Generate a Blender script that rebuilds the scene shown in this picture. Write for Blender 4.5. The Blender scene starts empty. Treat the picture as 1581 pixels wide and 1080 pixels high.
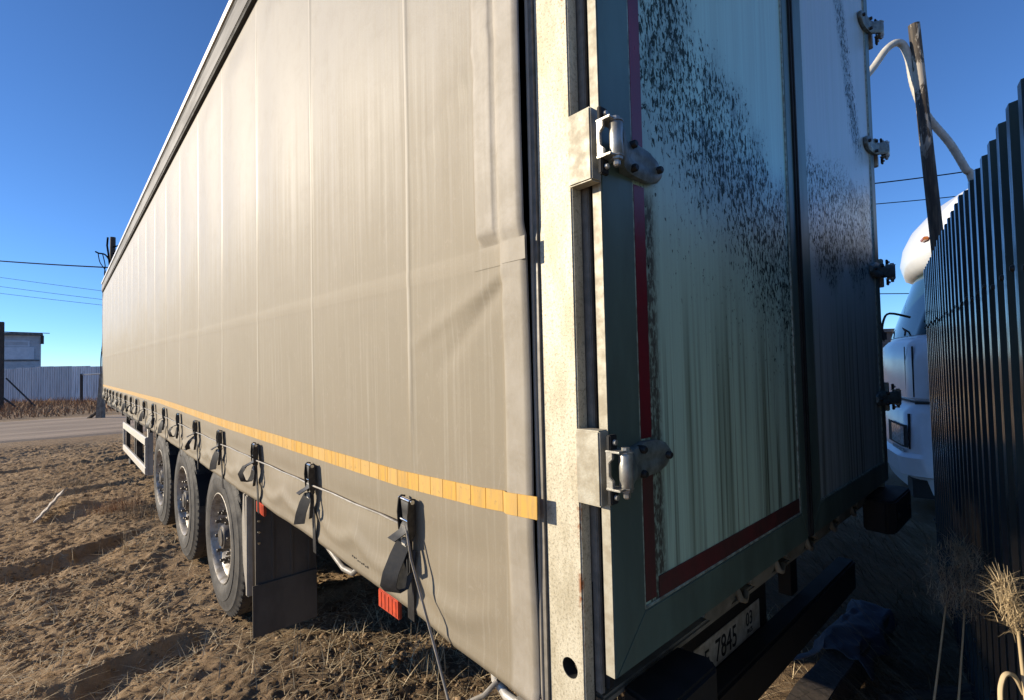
import bpy, bmesh, math, random
import numpy as np
from mathutils import Vector, Matrix
random.seed(7); rng = np.random.default_rng(11)
R = math.radians
scene = bpy.context.scene
COL = scene.collection

# ------------------------------------------------------------------ camera, sky, sun, exposure
CAM = Vector((-0.7717, -0.6543, 1.6424)); YAW, PITCH, ROLL = 0.7379, 0.0313, -0.0232
fw = Vector((math.sin(YAW)*math.cos(PITCH), math.cos(YAW)*math.cos(PITCH), math.sin(PITCH)))
r0 = Vector((math.cos(YAW), -math.sin(YAW), 0)); u0 = r0.cross(fw)
rt = r0*math.cos(ROLL)+u0*math.sin(ROLL); up = -r0*math.sin(ROLL)+u0*math.cos(ROLL)
cd = bpy.data.cameras.new('camera'); cam = bpy.data.objects.new('camera', cd); COL.objects.link(cam)
cam.matrix_world = Matrix(((rt.x, up.x, -fw.x, CAM.x), (rt.y, up.y, -fw.y, CAM.y), (rt.z, up.z, -fw.z, CAM.z), (0, 0, 0, 1)))
cd.sensor_fit = 'HORIZONTAL'; cd.sensor_width = 36; cd.lens = 769.09/1581*36
cd.clip_start = 0.02; cd.clip_end = 3000
scene.camera = cam

TO_SUN = Vector((-1.0, 0.9, 0.396)).normalized()
SUN_EL = math.asin(TO_SUN.z); SUN_AZ = math.atan2(TO_SUN.x, TO_SUN.y)
world = bpy.data.worlds.new('World'); scene.world = world; world.use_nodes = True
wn = world.node_tree.nodes; wl = world.node_tree.links
bg = wn['Background']; sky = wn.new('ShaderNodeTexSky'); sky.sky_type = 'NISHITA'; sky.sun_disc = False
sky.sun_elevation = SUN_EL; sky.sun_rotation = SUN_AZ; sky.air_density = 0.85; sky.dust_density = 0.0; sky.ozone_density = 6.5; sky.altitude = 1800
wl.new(sky.outputs[0], bg.inputs[0]); bg.inputs[1].default_value = 0.135
sd = bpy.data.lights.new('sun', 'SUN'); sun = bpy.data.objects.new('sun', sd); COL.objects.link(sun)
sd.energy = 5.0; sd.angle = R(0.53); sd.color = (1.0, 0.87, 0.67)
sun.rotation_euler = (-TO_SUN).to_track_quat('-Z', 'Y').to_euler(); sun.location = (-20, 18, 12)
vs = scene.view_settings; vs.view_transform = 'Standard'; vs.look = 'None'; vs.gamma = 1; vs.exposure = 0.5; vs.use_curve_mapping = False

# ------------------------------------------------------------------ helpers
def tag(o, label=None, cat=None, group=None, kind=None):
    if label: o['label'] = label
    if cat: o['category'] = cat
    if group: o['group'] = group
    if kind: o['kind'] = kind
    return o
def empty(name, loc=(0, 0, 0), rz=0, parent=None):
    o = bpy.data.objects.new(name, None); COL.objects.link(o); o.location = loc; o.rotation_euler = (0, 0, rz)
    o.empty_display_size = 0.1
    if parent: o.parent = parent
    return o
def link(name, me, parent=None, loc=(0, 0, 0), rot=(0, 0, 0)):
    o = bpy.data.objects.new(name, me); COL.objects.link(o); o.location = loc; o.rotation_euler = rot
    if parent: o.parent = parent
    return o
class MB:
    def __init__(s): s.v = []; s.f = []
    def add(s, vs_, fs):
        n = len(s.v); s.v += [tuple(q) for q in vs_]; s.f += [tuple(i+n for i in f) for f in fs]; return s
    def box(s, x0, x1, y0, y1, z0, z1):
        return s.add([(x0,y0,z0),(x1,y0,z0),(x1,y1,z0),(x0,y1,z0),(x0,y0,z1),(x1,y0,z1),(x1,y1,z1),(x0,y1,z1)],
                     [(0,3,2,1),(4,5,6,7),(0,1,5,4),(1,2,6,5),(2,3,7,6),(3,0,4,7)])
    def hexa(s, b, t):  # bottom quad, top quad
        return s.add(list(b)+list(t), [(0,3,2,1),(4,5,6,7),(0,1,5,4),(1,2,6,5),(2,3,7,6),(3,0,4,7)])
    def prism(s, poly, axis, a, b):
        def P(q, c): return {0: (c, q[0], q[1]), 1: (q[0], c, q[1]), 2: (q[0], q[1], c)}[axis]
        n = len(poly)
        return s.add([P(q, a) for q in poly]+[P(q, b) for q in poly],
                     [tuple(range(n))[::-1], tuple(range(n, 2*n))]+[(i, (i+1) % n, n+(i+1) % n, n+i) for i in range(n)])
    def tube(s, pts, r, seg=8, cap=True):
        pts = [Vector(q) for q in pts]; rs = r if hasattr(r, '__len__') else [r]*len(pts)
        T = []
        for i in range(len(pts)):
            a = pts[max(i-1, 0)]; b = pts[min(i+1, len(pts)-1)]; T.append((b-a).normalized())
        n = T[0].orthogonal().normalized(); V = []; F = []
        for i, p in enumerate(pts):
            n = (n - T[i]*n.dot(T[i])).normalized(); bn = T[i].cross(n)
            for k in range(seg):
                a = 2*math.pi*k/seg; V.append(p+(n*math.cos(a)+bn*math.sin(a))*rs[i])
        for i in range(len(pts)-1):
            for k in range(seg):
                k2 = (k+1) % seg; F.append((i*seg+k, i*seg+k2, (i+1)*seg+k2, (i+1)*seg+k))
        if cap: F.append(tuple(range(seg))[::-1]); F.append(tuple(range((len(pts)-1)*seg, len(pts)*seg)))
        return s.add(V, F)
    def lathe(s, prof, axis=0, seg=32, c=(0, 0, 0), closed=False):  # prof: (along, radius)
        V = []; F = []
        for (a, r) in prof:
            for k in range(seg):
                t = 2*math.pi*k/seg; p = [0, 0, 0]; p[axis] = a; p[(axis+1) % 3] = r*math.cos(t); p[(axis+2) % 3] = r*math.sin(t)
                V.append((p[0]+c[0], p[1]+c[1], p[2]+c[2]))
        n = len(prof)
        for i in range(n if closed else n-1):
            j = (i+1) % n
            for k in range(seg):
                k2 = (k+1) % seg; F.append((i*seg+k, i*seg+k2, j*seg+k2, j*seg+k))
        if not closed:
            F.append(tuple(range(seg))[::-1]); F.append(tuple(range((n-1)*seg, n*seg)))
        return s.add(V, F)
    def ribbon(s, pts, wvec, w, t=0.0016):   # strap: path + width direction
        pts = [Vector(q) for q in pts]; wv = Vector(wvec).normalized()*(w/2); V = []; F = []
        for i, p in enumerate(pts):
            a = pts[max(i-1, 0)]; b = pts[min(i+1, len(pts)-1)]; n = (b-a).cross(wv).normalized()*t/2
            V += [p-wv-n, p+wv-n, p+wv+n, p-wv+n]
        for i in range(len(pts)-1):
            for k in range(4): k2 = (k+1) % 4; F.append((i*4+k, i*4+k2, i*4+4+k2, i*4+4+k))
        m = (len(pts)-1)*4; F += [(3, 2, 1, 0), (m, m+1, m+2, m+3)]
        return s.add(V, F)
    def mesh(s, name, mat, smooth=None, bevel=0):
        me = bpy.data.meshes.new(name); me.from_pydata([tuple(q) for q in s.v], [], s.f); me.validate(); me.update()
        bm = bmesh.new(); bm.from_mesh(me); bmesh.ops.recalc_face_normals(bm, faces=bm.faces)
        if bevel: bmesh.ops.bevel(bm, geom=[e for e in bm.edges if e.calc_face_angle(0) > 0.6], offset=bevel, segments=2, affect='EDGES', clamp_overlap=True)
        bm.to_mesh(me); bm.free()
        if smooth is not None: sm(me, smooth)
        if mat: me.materials.append(mat)
        return me
    def build(s, name, mat, parent=None, smooth=None, bevel=0, loc=(0, 0, 0), rot=(0, 0, 0)):
        return link(name, s.mesh(name, mat, smooth, bevel), parent, loc, rot)
def sm(me, ang=40):
    me.polygons.foreach_set('use_smooth', [True]*len(me.polygons))
    if ang < 180:
        bm = bmesh.new(); bm.from_mesh(me)
        for e in bm.edges:
            if e.calc_face_angle(0) > R(ang): e.smooth = False
        bm.to_mesh(me); bm.free()
def npmesh(name, V, F, mat, smooth=False):   # numpy quads/tris
    me = bpy.data.meshes.new(name); k = F.shape[1]
    me.vertices.add(len(V)); me.vertices.foreach_set('co', V.astype(np.float32).ravel())
    me.loops.add(F.size); me.loops.foreach_set('vertex_index', F.astype(np.int32).ravel())
    me.polygons.add(len(F)); me.polygons.foreach_set('loop_start', np.arange(0, F.size, k, dtype=np.int32))
    if smooth: me.polygons.foreach_set('use_smooth', np.ones(len(F), bool))
    me.update(calc_edges=True); me.materials.append(mat); return me
# value noise
def vnoise(x, y, seed=0):
    xi = np.floor(x).astype(np.int64); yi = np.floor(y).astype(np.int64); fx = x-xi; fy = y-yi
    def h(a, b):
        n = (a*374761393+b*668265263+seed*974634777) & 0x7fffffff
        n = ((n ^ (n >> 13))*1274126177) & 0x7fffffff
        return ((n ^ (n >> 16)) & 0xffff)/65535.0
    u = fx*fx*(3-2*fx); v = fy*fy*(3-2*fy)
    return (h(xi, yi)*(1-u)+h(xi+1, yi)*u)*(1-v)+(h(xi, yi+1)*(1-u)+h(xi+1, yi+1)*u)*v
def fbm(x, y, oct=4, seed=0, gain=.5):
    s = 0; a = 1; t = 0
    for i in range(oct): s = s+a*vnoise(x*2**i+17.3*i, y*2**i+5.1*i, seed+i); t += a; a *= gain
    return s/t*2-1
def sstep(a, b, x):
    t = np.clip((x-a)/(b-a), 0, 1); return t*t*(3-2*t)

# ------------------------------------------------------------------ materials
class NT:
    def __init__(s, name):
        s.m = bpy.data.materials.new(name); s.m.use_nodes = True; s.t = s.m.node_tree; s.n = s.t.nodes
        s.b = s.n['Principled BSDF']; s.tc = s.n.new('ShaderNodeTexCoord')
    def set(s, sock, v):
        if isinstance(v, bpy.types.NodeSocket): s.t.links.new(v, sock)
        else: sock.default_value = v
    def coord(s, scale=(1, 1, 1), kind='Object', off=(0, 0, 0)):
        m = s.n.new('ShaderNodeMapping'); m.inputs['Scale'].default_value = scale; m.inputs['Location'].default_value = off
        s.t.links.new(s.tc.outputs[kind], m.inputs[0]); return m.outputs[0]
    def noise(s, vec, scale, detail=4, rough=.55, dist=0):
        n = s.n.new('ShaderNodeTexNoise'); s.t.links.new(vec, n.inputs['Vector']); n.inputs['Scale'].default_value = scale
        n.inputs['Detail'].default_value = detail; n.inputs['Roughness'].default_value = rough; n.inputs['Distortion'].default_value = dist
        return n.outputs[0]
    def vor(s, vec, scale, feature='F1'):
        n = s.n.new('ShaderNodeTexVoronoi'); n.feature = feature; s.t.links.new(vec, n.inputs['Vector']); n.inputs['Scale'].default_value = scale
        return n.outputs[0]
    def ramp(s, v, a, b, lo=0.0, hi=1.0, smooth=True):
        n = s.n.new('ShaderNodeMapRange'); n.interpolation_type = 'SMOOTHSTEP' if smooth else 'LINEAR'
        s.set(n.inputs[0], v); n.inputs[1].default_value = a; n.inputs[2].default_value = b; n.inputs[3].default_value = lo; n.inputs[4].default_value = hi
        return n.outputs[0]
    def math(s, op, a, b=0.0, c=0.0):
        n = s.n.new('ShaderNodeMath'); n.operation = op; s.set(n.inputs[0], a); s.set(n.inputs[1], b); s.set(n.inputs[2], c); return n.outputs[0]
    def mix(s, f, a, b):
        n = s.n.new('ShaderNodeMix'); n.data_type = 'RGBA'; s.set(n.inputs[0], f)
        s.set(n.inputs[6], a if isinstance(a, bpy.types.NodeSocket) else (*a, 1)); s.set(n.inputs[7], b if isinstance(b, bpy.types.NodeSocket) else (*b, 1)); return n.outputs[2]
    def xyz(s, kind='Object'):
        n = s.n.new('ShaderNodeSeparateXYZ'); s.t.links.new(s.tc.outputs[kind], n.inputs[0]); return n.outputs
    def bump(s, h, strength=.3, dist=.01, prev=None):
        n = s.n.new('ShaderNodeBump'); n.inputs['Strength'].default_value = strength; n.inputs['Distance'].default_value = dist
        s.t.links.new(h, n.inputs['Height'])
        if prev: s.t.links.new(prev, n.inputs['Normal'])
        return n.outputs[0]
    def out(s, col=None, rough=.6, metal=0, normal=None, spec=None):
        if col is not None: s.set(s.b.inputs['Base Color'], col if isinstance(col, bpy.types.NodeSocket) else (*col, 1))
        s.set(s.b.inputs['Roughness'], rough); s.set(s.b.inputs['Metallic'], metal)
        if normal: s.t.links.new(normal, s.b.inputs['Normal'])
        if spec is not None: s.b.inputs['Specular IOR Level'].default_value = spec
        return s.m
def simple(name, c1, c2=None, rough=.6, metal=0, scale=12, stretch=(1, 1, 1), bump=.15, lo=.35, hi=.65, bscale=60, bdist=.004, rvar=.1, spec=None):
    t = NT(name); v = t.coord(stretch); n = t.noise(v, scale, 5, .6)
    c2 = c2 or tuple(q*.7 for q in c1)
    col = t.mix(t.ramp(n, lo, hi), c1, c2)
    nb = t.noise(t.coord((1, 1, 1)), bscale, 3)
    return t.out(col, t.ramp(n, .2, .8, max(rough-rvar, .02), min(rough+rvar, 1)), metal, t.bump(nb, bump, bdist) if bump else None, spec)

def mat_curtain(name='curtain_tarp'):
    t = NT(name); X = t.xyz(); y, z = X[1], X[2]
    str1 = t.noise(t.coord((1, 26, .35)), 1.6, 5, .65); str2 = t.noise(t.coord((1, 60, .8)), 1.3, 4, .6)
    big = t.noise(t.coord((1, .6, .9)), 1.2, 4, .6, .4); fine = t.noise(t.coord((1, 1, 1)), 240, 3, .7)
    blot = t.noise(t.coord((1, 1, 1)), 9, 5, .7, .3)
    zz = t.math('ADD', z, t.math('MULTIPLY', t.math('SUBTRACT', big, .5), .7))
    zz = t.math('ADD', zz, t.math('MULTIPLY', t.math('SUBTRACT', str1, .5), 1.1))
    dust_sheen = t.ramp(zz, 2.95, 1.75)                       # dusty lower tarp; sky sheen is painted into the paler upper tone
    col = t.mix(dust_sheen, (.302, .280, .244), (.238, .203, .143))
    col = t.mix(t.ramp(str2, .50, .72, 0, .50), col, (.342, .312, .250))
    col = t.mix(t.ramp(blot, .45, .75, 0, .30), col, (.195, .165, .118))
    low = t.math('MULTIPLY', t.ramp(z, 1.62, 1.40), t.ramp(big, .35, .65, .2, 1)); col = t.mix(t.math('MULTIPLY', low, .45), col, (.230, .184, .130))
    wv = t.noise(t.coord((1, 1.6, .7)), 30, 4, .75, 1.2); col = t.mix(t.ramp(wv, .54, .74, 0, .30), col, (.35, .308, .25)); col = t.mix(t.ramp(fine, .35, .70, .0, .14), col, (.20, .165, .115))
    # pale chafed lines over the inner straps
    pp = t.math('PINGPONG', t.math('SUBTRACT', y, .622), .374)
    seam = t.math('MULTIPLY', t.ramp(pp, .011, .003), t.ramp(z, 1.42, 1.7))
    seam = t.math('MULTIPLY', seam, t.ramp(str1, .3, .6, .45, 1))
    col = t.mix(t.math('MULTIPLY', seam, .55), col, (.54, .495, .415))
    bz = t.math('ABSOLUTE', t.math('SUBTRACT', z, t.math('ADD', t.math('MULTIPLY', y, .012), 1.895)))
    band = t.math('MULTIPLY', t.ramp(bz, .03, .018), t.ramp(y, 9, .3, .06, .25)); col = t.mix(t.math('MULTIPLY', band, t.ramp(fine, .3, .7, .3, 1)), col, (.36, .315, .24))
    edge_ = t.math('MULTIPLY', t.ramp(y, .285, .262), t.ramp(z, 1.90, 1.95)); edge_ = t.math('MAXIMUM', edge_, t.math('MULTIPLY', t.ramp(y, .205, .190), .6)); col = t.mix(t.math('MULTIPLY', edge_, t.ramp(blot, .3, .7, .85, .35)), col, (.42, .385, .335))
    h = t.math('ADD', t.math('MULTIPLY', fine, .5), t.math('MULTIPLY', blot, 1.0))
    nb = t.bump(t.math('ADD', h, t.math('MULTIPLY', str2, .6)), .16, .004)
    return t.out(col, t.ramp(dust_sheen, 0, 1, .50, .66), 0, nb, .36)
def mat_post():
    t = NT('galvanised_post'); X = t.xyz(); z = X[2]
    n1 = t.noise(t.coord((1, 1, .35)), 14, 6, .7); n2 = t.noise(t.coord((1, 1, 1)), 160, 4, .7); sp = t.vor(t.coord((1, 1, 1)), 55)
    col = t.mix(t.ramp(n1, .38, .66), (.62, .57, .44), (.46, .41, .295)); n5 = t.noise(t.coord((1, 1, .6)), 420, 3, .7); col = t.mix(t.ramp(n2, .48, .70, 0, .75), col, (.20, .17, .115)); col = t.mix(t.ramp(n5, .5, .7, 0, .5), col, (.24, .205, .14)); col = t.mix(t.ramp(n5, .42, .30, 0, .5), col, (.58, .54, .44))
    rn = t.noise(t.coord((1, 1, .8)), 22, 5, .75)
    edge = t.math('MULTIPLY', t.math('MULTIPLY', t.ramp(X[1], .016, .006), t.ramp(X[0], .010, .004)), t.math('MULTIPLY', t.ramp(z, 1.02, 1.12), t.ramp(z, 1.5, 1.36)))
    rust = t.math('MULTIPLY', t.ramp(rn, .48, .60), edge)
    hi = t.math('MULTIPLY', t.ramp(X[1], .035, .012), t.math('MULTIPLY', t.ramp(z, 2.22, 2.30), t.ramp(rn, .58, .64)))
    rust = t.math('MAXIMUM', rust, hi)
    col = t.mix(rust, col, (.26, .085, .022))
    return t.out(col, .62, .25, t.bump(t.math('ADD', n2, n1), .25, .003))
def mat_door(name, base, right=False):
    """pale painted panel; grime speckles, hinge streaks, run marks"""
    t = NT(name); X = t.xyz(); x, z = X[0], X[2]
    st = t.noise(t.coord((42, 1, .55)), 1.0, 5, .62); st2 = t.noise(t.coord((14, 1, .3)), 1.0, 4, .6); st3 = t.noise(t.coord((90, 1, 1.6)), 1.0, 3, .6)
    sp = t.noise(t.coord((1, 1, .5)), 78, 5, .66, .5); sp2 = t.noise(t.coord((1, 1, .4)), 120, 3, .6, .4); reg = t.noise(t.coord((1, 1, .6)), 2.6, 4, .6, .5)
    wob = t.math('MULTIPLY', t.math('SUBTRACT', reg, .5), .55)
    if not right:
        # arc of speckle from upper left down to the lower right of the leaf
        line = t.math('ADD', t.math('ADD', z, t.math('MULTIPLY', x, .55)), wob)
        up_ = t.ramp(line, 2.02, 2.48); hi_ = t.ramp(line, 2.98, 2.66); m = t.math('MULTIPLY', up_, hi_)
        sc = t.math('MULTIPLY', t.ramp(line, 1.78, 2.2), .42); m = t.math('MAXIMUM', m, t.math('MULTIPLY', sc, hi_))
        low_runs = t.ramp(z, 1.95, 1.5)
        tip = t.math('ABSOLUTE', t.math('ADD', t.math('SUBTRACT', x, .235), t.math('MULTIPLY', t.math('SUBTRACT', st2, .5), .05)))
        tip = t.math('MULTIPLY', t.ramp(tip, .034, .014), t.ramp(z, 2.06, 1.98))
    else:
        a = t.math('MULTIPLY', t.ramp(t.math('ABSOLUTE', t.math('SUBTRACT', z, t.math('ADD', 2.2, wob))), .34, .12), t.ramp(x, 2.4, 2.1, .7, 1))
        c = t.math('ABSOLUTE', t.math('SUBTRACT', t.math('ADD', x, t.math('MULTIPLY', t.math('SUBTRACT', z, 2.95), .35)), 1.95))
        b2 = t.math('MULTIPLY', t.ramp(c, .17, .03), t.math('MULTIPLY', t.ramp(z, 2.45, 2.7), t.ramp(z, 3.4, 3.2)))
        m = t.math('MAXIMUM', a, b2); low_runs = t.ramp(z, 2.0, 1.6); tip = t.math('MULTIPLY', t.ramp(x, 5, 6), 0.0)
    thr = t.math('SUBTRACT', t.math('ADD', .605, t.math('MULTIPLY', reg, .17)), t.math('MULTIPLY', m, .205))
    spk = t.math('MULTIPLY', t.math('SUBTRACT', sp, thr), 14); spk = t.ramp(spk, 0, 1)
    thr2 = t.math('SUBTRACT', .72, t.math('MULTIPLY', m, .20))
    spk2 = t.ramp(t.math('MULTIPLY', t.math('SUBTRACT', sp2, thr2), 10), 0, 1)
    spk = t.math('MULTIPLY', t.math('MAXIMUM', spk, spk2), t.ramp(m, .03, .2))
    runs = t.math('MULTIPLY', t.ramp(st, .51, .63), low_runs); runs = t.math('MULTIPLY', runs, t.ramp(st2, .33, .58, .25, .95))
    col = t.mix(t.ramp(st3, .35, .75, 0, .5), base, tuple(q*.72 for q in base))
    col = t.mix(t.ramp(st2, .4, .7, 0, .35), col, (.36, .48, .38))
    gr = t.noise(t.coord((22, 1, .25)), 1.0, 4, .6); col = t.mix(t.math('MULTIPLY', t.ramp(gr, .46, .66, 0, .7), low_runs), col, (.175, .23, .165)); col = t.mix(runs, col, (.06, .07, .045)); col = t.mix(t.math('MULTIPLY', tip, t.ramp(sp2, .38, .55, .45, .95)), col, (.055, .05, .037))
    film = t.math('MULTIPLY', t.ramp(m, .15, .9), t.ramp(reg, .60, .40, .0, .5)); col = t.mix(film, col, (.17, .225, .18)); sme = t.noise(t.coord((1.6, 1, .55)), 7, 5, .7, .8); sme = t.math('MULTIPLY', t.ramp(sme, .53, .66), t.ramp(m, .35, .95)); col = t.mix(t.math('MULTIPLY', sme, .72), col, (.035, .055, .042)); col = t.mix(t.math('MULTIPLY', spk, .95), col, (.012, .018, .012))
    rg = t.ramp(z, 1.5, 2.3, .5, .30); rg = t.math('ADD', rg, t.math('MULTIPLY', spk, .12)); rg = t.math('ADD', rg, t.math('MULTIPLY', tip, .3))
    t.set(t.b.inputs['Specular IOR Level'], t.ramp(spk, 0, 1, .5, .05)); return t.out(col, rg, 0, t.bump(t.math('ADD', st3, spk), .06, .002))
def mat_dirt():
    t = NT('dirt'); v = t.coord((1, 1, 1)); n1 = t.noise(v, .5, 6, .65); n2 = t.noise(v, 7, 6, .7); n3 = t.noise(v, 55, 5, .75); n4 = t.noise(v, 180, 3, .7)
    X = t.xyz()
    col = t.mix(t.ramp(n2, .33, .67), (.265, .172, .094), (.400, .275, .155)); col = t.mix(t.ramp(n1, .4, .65, 0, .5), col, (.43, .31, .185))
    col = t.mix(t.ramp(n3, .54, .74, 0, .65), col, (.105, .072, .045)); col = t.mix(t.ramp(n4, .62, .75, 0, .6), col, (.42, .34, .24))
    tail_darken = t.math('MULTIPLY', t.ramp(X[0], -.25, .25), t.ramp(X[1], 3.6, 2.4)); tail_darken = t.math('MULTIPLY', tail_darken, t.ramp(n2, .25, .6, .4, 1))  # soil gets darker under and behind the trailer tail
    col = t.mix(t.math('MULTIPLY', tail_darken, .62), col, (.075, .052, .034))
    b = t.bump(n2, .25, .03); b = t.bump(n3, .7, .018, b); b = t.bump(n4, .6, .008, b)
    return t.out(col, .95, 0, b, .2)
def mat_road():
    t = NT('packed_road'); n1 = t.noise(t.coord((.12, 1.0, 1)), 1.3, 5, .6); n2 = t.noise(t.coord(), 22, 5, .7)
    col = t.mix(t.ramp(n1, .35, .65), (.48, .36, .25), (.31, .235, .165)); col = t.mix(t.ramp(n2, .5, .75, 0, .5), col, (.18, .145, .11))
    return t.out(col, .9, 0, t.bump(n2, .4, .02), .25)
def mat_rim():
    t = NT('dusty_steel_rim'); n = t.noise(t.coord(), 18, 5, .7)
    return t.out(t.mix(t.ramp(n, .4, .65), (.44, .40, .34), (.20, .172, .135)), t.ramp(n, .3, .7, .35, .65), .3, t.bump(n, .1, .003))
def mat_tape():
    t = NT('yellow_reflective_tape'); n = t.noise(t.coord((1, 30, 4)), 2, 5, .65); n2 = t.noise(t.coord(), 60, 4, .6)
    oi = t.n.new('ShaderNodeObjectInfo')
    col = t.mix(t.ramp(n, .35, .7), (.62, .345, .055), (.44, .265, .075)); col = t.mix(t.ramp(oi.outputs['Random'], 0, 1, 0, .5), col, (.58, .39, .15)); col = t.mix(t.ramp(n2, .58, .75, 0, .6), col, (.26, .18, .09))
    return t.out(col, .45, 0, t.bump(n2, .2, .002))
def mat_fence():
    t = NT('dark_coated_sheet'); n = t.noise(t.coord((1, 1, .3)), 5, 5, .6); n2 = t.noise(t.coord((1, 1, .12)), 60, 3, .6)
    col = t.mix(t.ramp(n, .35, .7), (.022, .040, .056), (.030, .044, .050)); col = t.mix(t.ramp(n2, .6, .8, 0, .35), col, (.09, .085, .07))
    return t.out(col, t.ramp(n2, .3, .7, .12, .26), 0, None, .9)
def mat_farfence():
    t = NT('weathered_grey_sheet'); oi = t.n.new('ShaderNodeObjectInfo'); n = t.noise(t.coord((6, 6, .5)), 1.5, 5, .65)
    c = t.mix(t.ramp(oi.outputs['Random'], 0, 1), (.52, .53, .55), (.76, .765, .775)); c = t.mix(t.ramp(n, .45, .7, 0, .6), c, (.30, .305, .32))
    return t.out(c, .6, .15)
def mat_pole():
    t = NT('charred_pole'); X = t.xyz(); n = t.noise(t.coord((1, 1, .35)), 14, 5, .7, .5); n2 = t.noise(t.coord((4, 4, .4)), 12, 4, .6)
    pale_top = t.math('MULTIPLY', t.ramp(n, .50, .56), t.ramp(X[2], 3.0, 3.3))  # pale patches only on the upper length of the pole
    c = t.mix(t.ramp(n2, .4, .65), (.045, .038, .032), (.11, .085, .06)); c = t.mix(pale_top, c, (.42, .37, .30))
    return t.out(c, .8, 0, t.bump(n2, .4, .006))
M = {}
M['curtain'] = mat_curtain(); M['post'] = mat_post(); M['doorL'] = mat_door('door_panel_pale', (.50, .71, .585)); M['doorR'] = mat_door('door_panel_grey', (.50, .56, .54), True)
M['frame'] = simple('door_frame_paint', (.115, .175, .145), (.08, .115, .095), .45, 0, 6, (1, 1, .3), .08, bscale=90, bdist=.002)
M['seal'] = simple('rubber_seal', (.018, .018, .018), (.034, .033, .031), .8, bump=.1, spec=.2)
M['sealgrey'] = simple('grey_seal', (.24, .215, .18), (.16, .145, .12), .5, bump=.1, scale=30)
M['steel'] = simple('zinc_steel', (.48, .47, .43), (.30, .28, .24), .42, .7, 26, bump=.2, bscale=120, bdist=.002)
M['bracket'] = simple('painted_bracket', (.46, .43, .34), (.34, .30, .22), .6, .15, 30, bump=.25, bscale=140, bdist=.002)
M['armsteel'] = simple('cast_hinge_arm', (.20, .235, .22), (.11, .125, .115), .5, .2, 30, bump=.2, bscale=90, bdist=.002)
M['bolt'] = simple('dark_bolt', (.03, .03, .028), None, .5, .3)
M['redtape'] = simple('red_reflective_tape', (.21, .012, .022), (.13, .014, .020), .32, 0, 5, (1, 1, .4), .05)
M['redtape_low'] = simple('dirty_red_tape', (.13, .026, .028), (.075, .030, .026), .5, 0, 9, (1, 1, .5), .05)
M['bead'] = simple('panel_bead', (.36, .44, .37), (.17, .17, .13), .5, 0, 40)
M['rail'] = simple('roof_rail_alloy', (.125, .120, .114), (.095, .091, .087), .65, .05, 4, (1, .3, 2))
M['lip'] = simple('roof_lip_white', (.72, .70, .66), (.60, .57, .52), .4, .1, 6)
M['black'] = simple('black_steel', (.010, .010, .010), (.018, .017, .016), .8, 0, 12, bump=.1)
M['chassis'] = simple('dusty_chassis', (.05, .044, .036), (.025, .022, .02), .8, 0, 8)
M['rubber'] = simple('dusty_tyre_rubber', (.060, .053, .045), (.030, .027, .025), .75, 0, 9, bump=.25, bscale=70, bdist=.004)
M['tread'] = simple('tyre_tread', (.06, .053, .046), (.03, .028, .026), .85)
M['rim'] = mat_rim(); M['nut'] = simple('oily_nut', (.055, .05, .045), (.16, .14, .12), .4, .6, 20)
M['hub'] = simple('grimy_hub', (.20, .18, .155), (.06, .054, .048), .5, .5, 14)
M['flap'] = simple('mudflap_rubber', (.135, .112, .085), (.08, .067, .051), .8, 0, 4, (1, 1, .4))
M['guard'] = simple('plastic_guard', (.34, .31, .265), (.25, .22, .18), .55, 0, 8)
M['alu'] = simple('side_guard_alloy', (.66, .63, .56), (.52, .48, .41), .45, .25, 10)
M['web'] = simple('black_webbing', (.016, .016, .017), (.028, .027, .026), .6, 0, 80, bump=.3, bscale=400, bdist=.001)
M['buckle'] = simple('black_buckle', (.022, .022, .022), (.06, .055, .048), .38, .5, 60, bump=.1)
M['chrome'] = simple('zinc_pin', (.7, .7, .68), (.5, .48, .45), .2, 1.0, 40)
M['cable'] = simple('plastic_coated_cable', (.32, .29, .25), (.20, .18, .15), .45, 0, 30, bump=.1)
M['reflector'] = simple('orange_red_reflector', (.62, .085, .035), (.42, .06, .03), .35, 0, 40)
M['tape'] = mat_tape(); M['plate'] = simple('plate_white', (.62, .60, .54), (.40, .37, .30), .4, 0, 22)
M['ink'] = simple('plate_black', (.012, .012, .012), None, .5, bump=0)
M['fence'] = mat_fence(); M['farfence'] = mat_farfence(); M['pole'] = mat_pole(); M['dirt'] = mat_dirt(); M['road'] = mat_road()
M['hose'] = simple('cream_corrugated_hose', (.60, .57, .50), (.48, .45, .38), .5, 0, 20)
M['white'] = simple('cab_white', (.70, .73, .76), (.62, .65, .68), .22, 0, 3, bump=0, rvar=.06)
M['glass'] = NT('dark_windscreen').out((.012, .035, .035), .10, 0, None, .35)
M['lens'] = simple('headlamp_lens', (.55, .58, .60), (.25, .27, .29), .12, .2, 30, bump=0)
M['amber'] = simple('amber_lens', (.5, .16, .03), None, .25)
M['wood'] = simple('weathered_wood', (.17, .135, .10), (.08, .062, .047), .85, 0, 6, (1, 8, 8), .5, bscale=40)
M['plank'] = simple('grey_plank', (.44, .38, .31), (.28, .235, .19), .8, 0, 5, (1, 10, 10), .4, bscale=40)
M['rag'] = simple('blue_rag', (.035, .042, .07), (.07, .08, .105), .85, 0, 9)
M['straw'] = simple('dry_straw', (.60, .48, .30), (.42, .315, .18), .8, 0, 3, bump=0)
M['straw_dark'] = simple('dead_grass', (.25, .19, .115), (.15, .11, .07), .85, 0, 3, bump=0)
M['straw_red'] = simple('rusty_grass', (.36, .19, .085), (.25, .14, .07), .85, 0, 3, bump=0)
M['plume'] = simple('reed_plume', (.55, .43, .29), (.40, .31, .20), .9, 0, 20, bump=0)
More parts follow.
